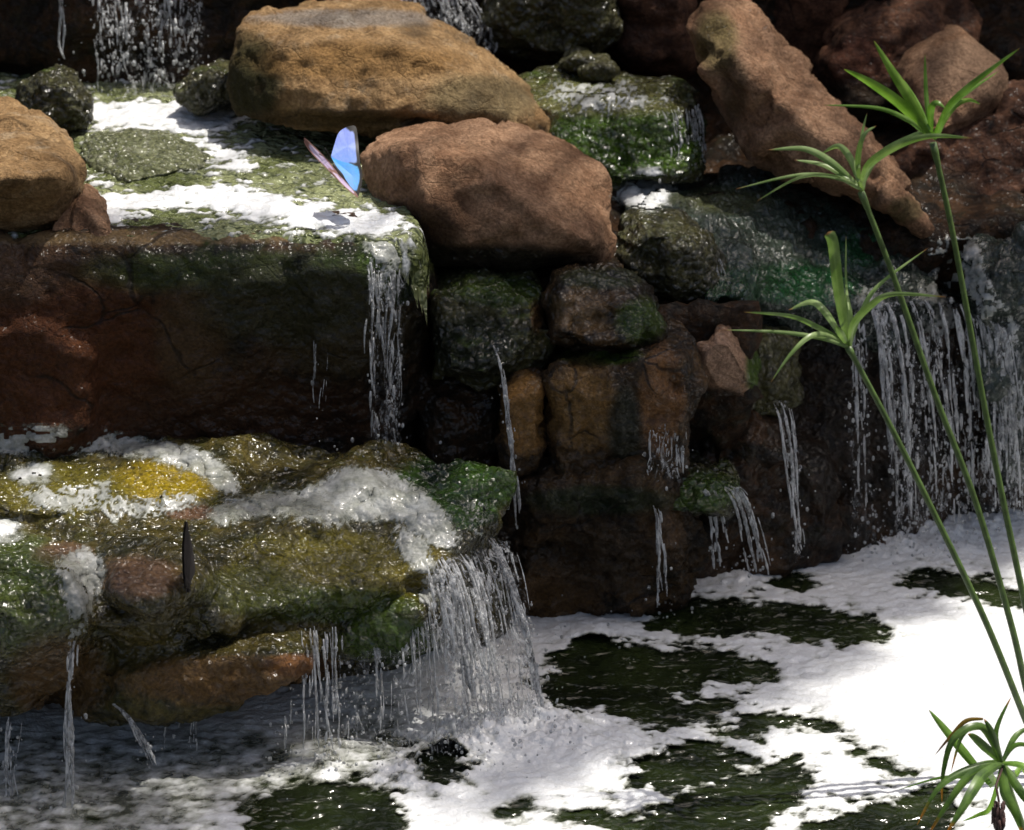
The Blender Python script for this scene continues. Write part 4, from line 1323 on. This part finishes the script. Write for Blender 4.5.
def leaf(pts, width, Y, mat, parent, base, bow=0.0, blunt=False, seed=0, twist=0.0):
    """a grass-like blade along picture points at depth Y, keeled along its middle; bow swings its middle nearer or farther"""
    n = 22
    k = len(pts)
    wp = [at(p[0], p[1], Y + bow * math.sin(math.pi * 0.5 * i / (k - 1)) + 0.004 * (seed % 3)) for i, p in enumerate(pts)]
    c = spline(wp, n)
    px_m = 1 / 640.0
    V, Fc, al, ac = [], [], [], []
    side_prev = None
    for i in range(n):
        t = i / (n - 1)
        tg = c[min(i + 1, n - 1)] - c[max(i - 1, 0)]
        tg /= np.linalg.norm(tg) + 1e-9
        view = c[i] - C0
        view /= np.linalg.norm(view)
        sd = np.cross(tg, view)
        if np.linalg.norm(sd) < 0.2 and side_prev is not None:
            sd = side_prev
        sd /= np.linalg.norm(sd) + 1e-9
        nr = np.cross(sd, tg)
        ang = twist * (t - 0.3) + 0.5 * math.sin(seed * 1.7)
        sd2 = sd * math.cos(ang) + nr * math.sin(ang)
        nr2 = np.cross(sd2, tg)
        side_prev = sd
        if blunt:
            w = (0.55 + 0.45 * min(1, t * 2.5)) * (1 if t < 0.94 else max(0.12, (1 - t) / 0.06))
        else:
            w = (0.55 + 0.45 * min(1, t * 3)) * (1 - max(0, (t - 0.35) / 0.65) ** 1.8 * 0.95)
        w *= 0.41 * width * px_m / max(0.5, abs(math.cos(ang)))
        keel = 0.35 * w
        for q, (a, z) in enumerate(((-1, 0), (-0.5, keel * .6), (0, keel), (0.5, keel * .6), (1, 0))):
            V.append(c[i] + sd2 * w * a - nr2 * z - np.array(base))
            al.append(t)
            ac.append(abs(a))
        if i:
            m = len(V) - 10
            for q in range(4):
                Fc.append((m + q, m + q + 1, m + q + 6, m + q + 5))
    me = mesh_from("leaf", np.array(V), Fc)
    point_attr(me, "along", np.array(al))
    point_attr(me, "across", np.array(ac))
    return link("leaf", me, mat, parent)


def stalk(stem_px, Y, leaves, label, group, r0=0.0035, r1=0.0055, mats=None, ytop=None):
    # carry the stem on to the pool bed beyond the frame
    pts = list(stem_px)
    d = np.array(pts[-1]) - np.array(pts[-2])
    d = d / np.linalg.norm(d)
    while at(pts[-1][0], pts[-1][1], Y)[2] > -0.06 and len(pts) < 40:
        pts.append((pts[-1][0] + d[0] * 40, pts[-1][1] + d[1] * 40))
    wp = [at(p[0], p[1], Y) for p in pts]
    base = wp[-1]
    t = thing("papyrus_stalk", tuple(base), label, "papyrus", group)
    c = spline(wp, 60) - base
    rad = np.linspace(r0, r1, 60)
    rad[:2] *= 1.35
    tb = Tubes()
    tb.tube(c, rad, 9)
    tb.build("stem", M['stem'], t)
    for i, (p, w, kw) in enumerate(leaves):
        kw = dict(kw)
        m = M[kw.pop('m', 'leaf')]
        leaf(p, w, Y, m, t, base, seed=i, **kw)
    return t


YP = -0.50
stalk([(848, 347), (890, 425), (935, 515), (985, 620), (1024, 716)], YP, [
    ([(849, 348), (821, 338), (779, 332), (724, 330)], 4.5, dict(m='leafpale', bow=-.03)),
    ([(848, 344), (821, 329), (790, 316), (744, 312)], 5.5, dict(m='leafpale', bow=.02)),
    ([(848, 346), (826, 335), (809, 337), (790, 355), (771, 382)], 5.5, dict(m='leafpale', bow=-.06)),
    ([(843, 340), (826, 313), (811, 302), (789, 310)], 7.5, dict(bow=.04, m='leafpale')),
    ([(848, 344), (842, 313), (837, 278), (833, 243), (828, 232)], 11.0, dict(m='leafpale', bow=-.01, blunt=True)),
    ([(849, 345), (850, 326), (848, 306), (846, 290)], 8, dict(m='leafpale', bow=.03)),
    ([(849, 310), (846, 280), (846, 236)], 2.5, dict(m='leafpale', bow=.04)),
    ([(850, 346), (853, 325), (870, 306), (893, 294), (946, 297)], 7.5, dict(m='leafpale', bow=-.04)),
    ([(851, 342), (861, 313), (879, 285), (928, 248)], 5, dict(m='leafpale', bow=.03)),
    ([(846, 343), (840, 332), (836, 326)], 7, dict(bow=-.02, m='leafpale')),
], "papyrus stalk with the lowest crown, its blunt upright leaf tipped brown", "papyrus stalks at the right")
stalk([(861, 192), (893, 275), (935, 395), (975, 500), (1010, 620), (1024, 680)], YP + .02, [
    ([(862, 190), (838, 178), (798, 175), (736, 189)], 4.5, dict(m='leafpale', bow=-.04)),
    ([(859, 189), (832, 176), (798, 178), (757, 201)], 3.5, dict(m='leafpale', bow=-.06)),
    ([(859, 187), (832, 163), (805, 149), (768, 150)], 7.5, dict(bow=.01, m='leafpale')),
    ([(857, 186), (826, 166), (795, 160)], 5, dict(m='leafpale', bow=.03)),
    ([(859, 182), (850, 158), (838, 146), (821, 154)], 7, dict(bow=.04, m='leafpale')),
    ([(860, 189), (858, 158), (864, 135), (876, 126)], 5.5, dict(m='leafpale', bow=-.01)),
    ([(859, 168), (862, 135), (867, 113)], 3, dict(m='leafpale', bow=.03)),
    ([(862, 190), (868, 166), (896, 146), (930, 136), (972, 138)], 8.5, dict(m='leafpale', bow=-.05)),
    ([(864, 182), (879, 155), (909, 137), (936, 127)], 5.5, dict(m='leafpale', bow=.02)),
], "papyrus stalk with the middle crown, drooping narrow leaves reaching left", "papyrus stalks at the right")
stalk([(933, 143), (950, 220), (965, 300), (985, 410), (1005, 510), (1024, 600)], YP + .04, [
    ([(921, 131), (908, 120), (877, 108), (823, 105)], 5, dict(bow=-.02)),
    ([(930, 138), (903, 106), (871, 83), (844, 69)], 10.5, dict(bow=.01, m='leaflight')),
    ([(931, 137), (912, 102), (892, 71), (874, 41)], 10.5, dict(bow=-.01, m='leaflight')),
    ([(930, 130), (917, 102), (904, 80)], 4, dict(bow=.02)),
    ([(930, 135), (926, 92), (925, 54)], 4.5, dict(bow=.03)),
    ([(931, 136), (931, 110), (937, 103), (945, 108)], 7, dict(bow=-.03)),
    ([(934, 138), (947, 110), (963, 92), (990, 70), (1020, 48)], 7.5, dict(bow=-.02)),
    ([(936, 136), (953, 108), (968, 100), (980, 104)], 5.5, dict(bow=.03, m='leaflight')),
    ([(933, 137), (951, 106), (968, 92), (999, 71)], 4.5, dict(bow=.02)),
    ([(934, 139), (940, 126), (944, 112)], 7, dict(bow=-.04)),
], "tallest papyrus stalk with the topmost bright green crown", "papyrus stalks at the right")

YS = -0.70
low = stalk([(1002, 763), (1010, 790), (1024, 830)], YS, [
    ([(990, 784), (952, 738), (929, 710)], 9, dict(bow=.04, m='leaf')),
    ([(983, 719), (966, 721), (951, 736), (935, 755)], 4.5, dict(bow=-.01, m='leafbrown')),
    ([(1002, 763), (988, 731), (971, 727), (952, 741), (943, 774), (942, 802)], 8, dict(bow=-.04, m='leafdark')),
    ([(1002, 763), (985, 731), (974, 726), (961, 738), (951, 772)], 6.5, dict(bow=.02, m='leafdark')),
    ([(1002, 763), (986, 748), (974, 737), (968, 734)], 9, dict(bow=-.03, m='leafdark')),
    ([(1002, 763), (996, 732), (1011, 697)], 5.5, dict(bow=.03, m='leafdark')),
    ([(1002, 763), (992, 733), (984, 719)], 7, dict(bow=-.02, m='leafdark')),
    ([(1002, 763), (986, 764), (956, 775), (936, 791), (917, 825)], 8, dict(bow=-.05, m='leafdark')),
    ([(1002, 763), (984, 768), (966, 779), (947, 805), (928, 835)], 9, dict(bow=-.07, m='leafdark')),
    ([(1002, 763), (984, 774), (973, 790), (960, 812), (946, 834)], 11.5, dict(bow=-.09, m='leafdark')),
    ([(1002, 763), (1005, 791), (1015, 812), (1023, 836)], 11, dict(bow=-.06, m='leafdark')),
    ([(1002, 763), (1023, 795), (1042, 818)], 9, dict(bow=-.05, m='leafdark')),
    ([(1002, 763), (1024, 766), (1046, 782)], 6, dict(bow=-.03, m='leaf')),
    ([(1002, 763), (1013, 740), (1024, 730), (1046, 724)], 6, dict(bow=.03, m='leafdark')),
    ([(1002, 763), (1014, 746), (1030, 746), (1050, 756)], 5, dict(bow=.01, m='leaf')),
    ([(1002, 763), (974, 776), (939, 778), (898, 790)], 3.5, dict(bow=.04, m='leaf')),
    ([(984, 768), (989, 776), (994, 785)], 10, dict(bow=.05, m='leaflight', blunt=True)),
    ([(1002, 763), (991, 806), (978, 815), (963, 821)], 5, dict(bow=.05, m='leaflight')),
    ([(1002, 763), (1014, 775), (1022, 768), (1034, 790)], 6, dict(bow=.05, m='leaflight')),
], "low dark green papyrus clump with orange leaf tips in the bottom right corner", None)
hd = Tubes()
cbase = np.array(low.location)
cc = at(999, 812, YS - .05) - cbase
for k in range(34):
    a = random.random() * 6.28
    z = random.uniform(-1, 1)
    rr = 0.010 * math.sqrt(1 - z * z * 0.8) * random.uniform(.5, 1)
    p = cc + np.array([rr * math.cos(a), rr * math.sin(a), 0.016 * z])
    q = p + np.array([random.gauss(0, .002), random.gauss(0, .002), -0.016 - 0.010 * random.random()])
    hd.tube(np.array([p, (p + q) / 2 + np.array([.001, 0, 0]), q]), [0.0022, 0.0028, 0.0008], 5)
hd.tube(np.array([at(999, 802, YS - .05) - cbase, at(996, 785, YS - .03) - cbase, at(1003, 766, YS) - cbase]), [0.0016, 0.0016, 0.0018], 6)
tag(hd.build("flower_head", M['dead'], low), "shrivelled dark brown flower head")


# ------------------------------------------------------------------ butterflies
def wing_material(name, c_in, c_out, margin, under=False):
    s = N(name)
    u = s.attr("along").outputs["Fac"]
    e = s.attr("across").outputs["Fac"]
    P = s.pos()
    col = s.mix(s.rng(u, 0.1, 0.9), c_in, c_out)
    col = s.mix(s.rng(s.noise(P, 260.0, 3, 0.5), 0.4, 0.7, 0, 0.35), col, tuple(min(1, q * 1.3) for q in c_out))
    vn = s.math('ABSOLUTE', s.math('SINE', s.math('MULTIPLY', s.attr("angle").outputs["Fac"], 16.0)))
    col = s.mix(s.rng(vn, 0.0, 0.16, 0.35, 0.0), col, (0.05, 0.08, 0.25))
    col = s.mix(s.rng(u, 0.0, 0.45, 0.45, 0.0), col, (0.20, 0.10, 0.42))
    col = s.mix(s.rng(e, 0.66, 0.78), col, margin)
    b = s.principled(Base_Color=col, Roughness=0.35, IOR=1.5)
    tl = s.n("BsdfTranslucent")
    s.set(tl.inputs[0], col)
    mx = s.n("MixShader")
    mx.inputs[0].default_value = 0.5
    s.set(mx.inputs[1], b.outputs[0])
    s.set(mx.inputs[2], tl.outputs[0])
    return s.done(mx.outputs[0])


M['wing'] = wing_material("iridescent_blue_wing", (0.24, 0.50, 0.95), (0.36, 0.46, 0.92), (0.004, 0.003, 0.004))
M['hindwing'] = wing_material("iridescent_cyan_wing", (0.32, 0.50, 0.95), (0.12, 0.52, 0.95), (0.004, 0.003, 0.004))
M['wingedge'] = wing_material("lavender_wing_edge", (0.74, 0.60, 0.82), (0.80, 0.70, 0.84), (0.40, 0.24, 0.20), True)
M['brown'] = simple("dark_brown_wing", (0.012, 0.006, 0.005), 0.95, 300.0, 0.6)
M['body'] = simple("dark_insect_body", (0.020, 0.014, 0.012), 0.6, 400.0, 0.4)


def wing(name, outline, root, mat, parent, base, thick=0.0006, scallop=0.0, seed=0, edge_x=-1.0):
    """a thin wing blade: a fan of rings from the root to its outline, given as world points"""
    rng = np.random.default_rng(seed)
    O = spline(list(outline) + [outline[0]], 5 * len(outline))[:-1]
    k = len(O)
    n = 64
    ring = []
    for i in range(n):
        t = i / n * k
        j = int(t)
        f = t - j
        ring.append(O[j % k] * (1 - f) + O[(j + 1) % k] * f)
    ring = np.array(ring)
    ctr = ring.mean(0)
    for i in range(n):
        ring[i] += (ring[i] - ctr) * scallop * abs(math.sin(i * 0.75))
    nr = np.cross(ring[n // 3] - ctr, ring[0] - ctr)
    nr /= np.linalg.norm(nr) + 1e-9
    V, Fc, al, ac, an = [], [], [], [], []
    lv = [0.0, 0.3, 0.55, 0.75, 0.86, 0.94, 1.0]
    R_ = np.array(root)
    dmax = np.linalg.norm(ring - R_, axis=1).max()
    for sgn in (1, -1):
        for L in lv:
            for i in range(n):
                p = ctr + (ring[i] - ctr) * L
                cup = 0.0003 * (1 - L * L)
                vein = 0.0
                V.append(p + nr * (cup + vein + sgn * thick * (1 - L * .8)) - np.array(base))
                al.append(min(1, np.linalg.norm(p - R_) / dmax))
                w_ = p - R_
                an.append(math.atan2(w_[0], w_[2] + 1e-6))
                rr = np.linalg.norm(ring[i] - R_) / dmax
                ac.append(L * min(1.0, max(0.6, 0.86 + (ring[i][0] - ctr[0] - edge_x) / 0.03)))
        m0 = 0 if sgn == 1 else len(lv) * n
        for a in range(len(lv) - 1):
            for i in range(n):
                q = (m0 + a * n + i, m0 + a * n + (i + 1) % n, m0 + (a + 1) * n + (i + 1) % n, m0 + (a + 1) * n + i)
                Fc.append(q if sgn == 1 else q[::-1])
    me = mesh_from(name, np.array(V), Fc)
    point_attr(me, "along", np.array(al))
    point_attr(me, "across", np.array(ac))
    point_attr(me, "angle", np.array(an))
    return link(name, me, mat, parent)


YB = 0.10
bb = at(345, 180, YB)
bf = thing("butterfly", tuple(bb), "blue butterfly flying with raised wings in front of the boulders", "butterfly")
A = lambda px, py, dy=0.0: at(px, py, YB + dy)
rt = A(348, 176)
wing("forewing", [A(331, 156, 0.044), (A(334, 146, 0.058)), A(338, 134, 0.073), A(343, 129, 0.080), A(350, 126, 0.084), A(356, 127, 0.084), A(358, 140, 0.070), A(359, 153, 0.054), A(360, 168, 0.037), A(352, 169, 0.034), A(341, 166, 0.036)], rt, M['wing'], bf, bb, seed=1, edge_x=.0005)
wing("hindwing", [A(331, 157, 0.042), A(340, 161, 0.039), A(352, 164, 0.038), A(359, 163, 0.042), A(362, 172, 0.034), A(362, 182, 0.023), A(360, 190, 0.013), A(358, 196, 0.005), A(354, 193, 0.006), A(345, 180, 0.018)], rt, M['hindwing'], bf, bb, scallop=.02, seed=2, edge_x=.003)
# the other pair stands nearly edge-on to the camera
wing("forewing", [A(305, 138, .0), A(305.5, 145, .0), A(316, 158, -.004), A(326, 168, -.006), A(336, 178, -.006), A(340, 177, -.004), A(331, 164, -.0), A(318, 150, .0)], rt, M['wingedge'], bf, bb, scallop=.05, seed=3)
wing("hindwing", [A(328, 168, -.008), A(338, 180, -.010), A(347, 189, -.010), A(357, 197, -.004), A(356, 193, .0), A(346, 182, -.002), A(336, 172, -.003)], rt, M['wingedge'], bf, bb, scallop=.05, seed=4)
tb = Tubes()
bp = np.array([A(333, 164, .006), A(336, 169, .004), A(341, 176, .002), A(345, 182, .002), A(350, 189, .002), A(354, 194, .002)]) - bb
tb.tube(spline(bp, 16), [0.0005, .0024, .0030, .0030, .0034, .0038, .0040, .0036, .0032, .0030, .0030, .0028, .0025, .0020, .0014, .0004], 8)
tb.build("body", M['body'], bf)
for dx, dy in ((-8, -16), (-14, -10)):
    tb = Tubes()
    p = np.array([A(333, 164, .006), A(333 + dx * .5, 164 + dy * .6, 0.0), A(333 + dx, 164 + dy, -.008)]) - bb
    tb.tube(spline(p, 8), [.0004] * 6 + [.0006, .0008], 5)
    tb.build("antenna", M['body'], bf)

# the second butterfly sits on the shelf, wings folded, seen from behind: a dark upright sliver
h = cast(187, 588)
YD = h[0].y - 0.006 if h else -0.40
D_ = lambda px, py, dy=0.0: at(px, py, YD + dy)
db = D_(188, 590)
bd = thing("butterfly", tuple(db), "dark brown butterfly perched with folded wings on the wet shelf", "butterfly")
for sgn, sd in ((-1, 11), (1, 12)):
    ol = []
    prof = [(187.0, 521, .0), (188.2, 532, .012), (190.5, 545, .03), (191.5, 556, .045), (192.5, 566, .05), (193.0, 573, .05), (192.0, 582, .04), (189.5, 590, .02), (188.0, 590, -.004), (185.5, 580, -.012), (184.8, 565, -.015), (184.5, 552, -.016), (185.0, 538, -.012), (186.0, 526, -.006)]
    for (x, y, dy) in prof:
        ol.append(D_(188.5 + (x - 188.5) * 1.35 + sgn * 0.7, y, dy))
    wing("wing", ol, D_(188, 588), M['brown'], bd, db, thick=.0022, scallop=.05, seed=sd)
tb = Tubes()
bp = np.array([D_(186, 578, -.03), D_(187, 583, -.018), D_(188, 586, -.004), D_(189, 588, .012), D_(190, 590, .025)]) - db
tb.tube(spline(bp, 12), [.0006, .0022, .0028, .0030, .0032, .0036, .0034, .0030, .0026, .0022, .0014, .0004], 8)
tb.build("body", M['body'], bd)
for x in (183, 187, 192):
    tb = Tubes()
    tb.tube(np.array([D_(188, 584, -.012), D_(x + (x - 188) * .6, 584, -.016), D_(x + (x - 188) * .7, 593, -.018)]) - db, [.0006, .0005, .0004], 5)
    tb.build("leg", M['body'], bd)

# ------------------------------------------------------------------ shading foliage overhead, outside the picture
SHADE = [   # (px, py, depth Y, radius, how far up the sun's ray, leaves)
    (60, 600, -.48, .13, 2.5, 44), (160, 590, -.45, .13, 2.6, 41), (280, 570, -.40, .13, 2.5, 40), (380, 545, -.33, .12, 2.6, 40), (460, 520, -.2, .10, 2.5, 41),
    (280, 500, -.15, .10, 2.6, 89), (400, 480, -.05, .10, 2.6, 89), (20, 445, .05, .10, 2.5, 75), (150, 440, .05, .09, 2.6, 68),
    (470, 370, .08, .12, 2.6, 216), (600, 370, .06, .13, 2.5, 252), (600, 480, .0, .12, 2.5, 360), (690, 480, .12, .13, 2.6, 380),
    (730, 290, .30, .12, 2.5, 47), (800, 282, .32, .12, 2.6, 47), (880, 300, .36, .12, 2.5, 49), (960, 300, .42, .13, 2.6, 49), (1030, 330, .4, .13, 2.6, 47),
    (900, 420, .35, .13, 2.5, 80), (980, 500, .40, .12, 2.6, 80), (880, 560, .30, .10, 2.6, 320), (780, 590, .18, .13, 2.5, 357),
    (660, 620, .02, .13, 2.6, 340), (560, 660, -.10, .13, 2.5, 357), (480, 690, -.22, .12, 2.6, 80), (600, 700, -.22, .12, 2.5, 221), (560, 770, -.38, .13, 2.5, 128), (450, 800, -.46, .13, 2.5, 144), (680, 730, -.33, .12, 2.6, 144), (790, 640, -.06, .12, 2.5, 280), (730, 690, -.2, .11, 2.6, 196), (880, 600, .1, .10, 2.6, 238), (720, 650, -.08, .12, 2.6, 306), (820, 610, .10, .11, 2.5, 306),
    (20, 822, -.60, .08, 2.5, 110), (130, 826, -.60, .08, 2.6, 110), (240, 826, -.59, .08, 2.5, 80), (960, 570, .25, .09, 2.6, 204), (900, 590, .2, .10, 2.5, 255), (1010, 545, .33, .08, 2.6, 220), (700, 600, .08, .12, 2.5, 306),
]
tr = thing("tree", (3.6, 4.4, -.35), "leafy tree overhead that shades the falls from outside the picture", "tree")
tb = Tubes()
org = np.array([3.6, 4.4, -.35])
trunk = spline([org, org + (0.0, -.05, 2.6), org + (-.15, -.3, 5.0), org + (-.8, -1.2, 6.6)], 30)
tb.tube(trunk - org, np.linspace(.20, .07, 30), 12)
for (px, py, Y, r, t, n) in SHADE:
    c = at(px, py, Y) + np.array(SUN_DIR) * (t + 4.0)
    s0 = trunk[np.random.default_rng(int(px)).integers(20, 30)]
    tb.tube(spline([s0, (s0 + c) / 2 + np.array([0, .1, .25]), c], 10) - org, np.linspace(.022, .004, 10), 5)
tb.build("trunk", M['bark'], tr)
V, Fc, al = [], [], []
rs = np.random.default_rng(99)
for (px, py, Y, r, t, n) in SHADE:
    c = at(px, py, Y) + np.array(SUN_DIR) * (t + 4.0)
    for k in range(n):
        d = rs.normal(size=3)
        d = d / np.linalg.norm(d) * r * rs.random() ** (1 / 2.4) * np.array([1, 1, .8])
        p = c + d - org
        ln = rs.uniform(.035, .065)
        a = rs.normal(size=3)
        a[2] *= .4
        a /= np.linalg.norm(a)
        b = np.cross(a, rs.normal(size=3) * .5 + np.array([0, 0, 1]))
        b /= np.linalg.norm(b) + 1e-9
        m = len(V)
        V += [p, p + a * ln * .45 + b * ln * .28, p + a * ln, p + a * ln * .45 - b * ln * .28]
        al += [0, .4, .9, .4]
        Fc.append((m, m + 1, m + 2, m + 3))
me = mesh_from("crown", np.array(V), Fc, False)
point_attr(me, "along", np.array(al))
point_attr(me, "across", np.array(al))
link("crown", me, M['canopy'], tr)
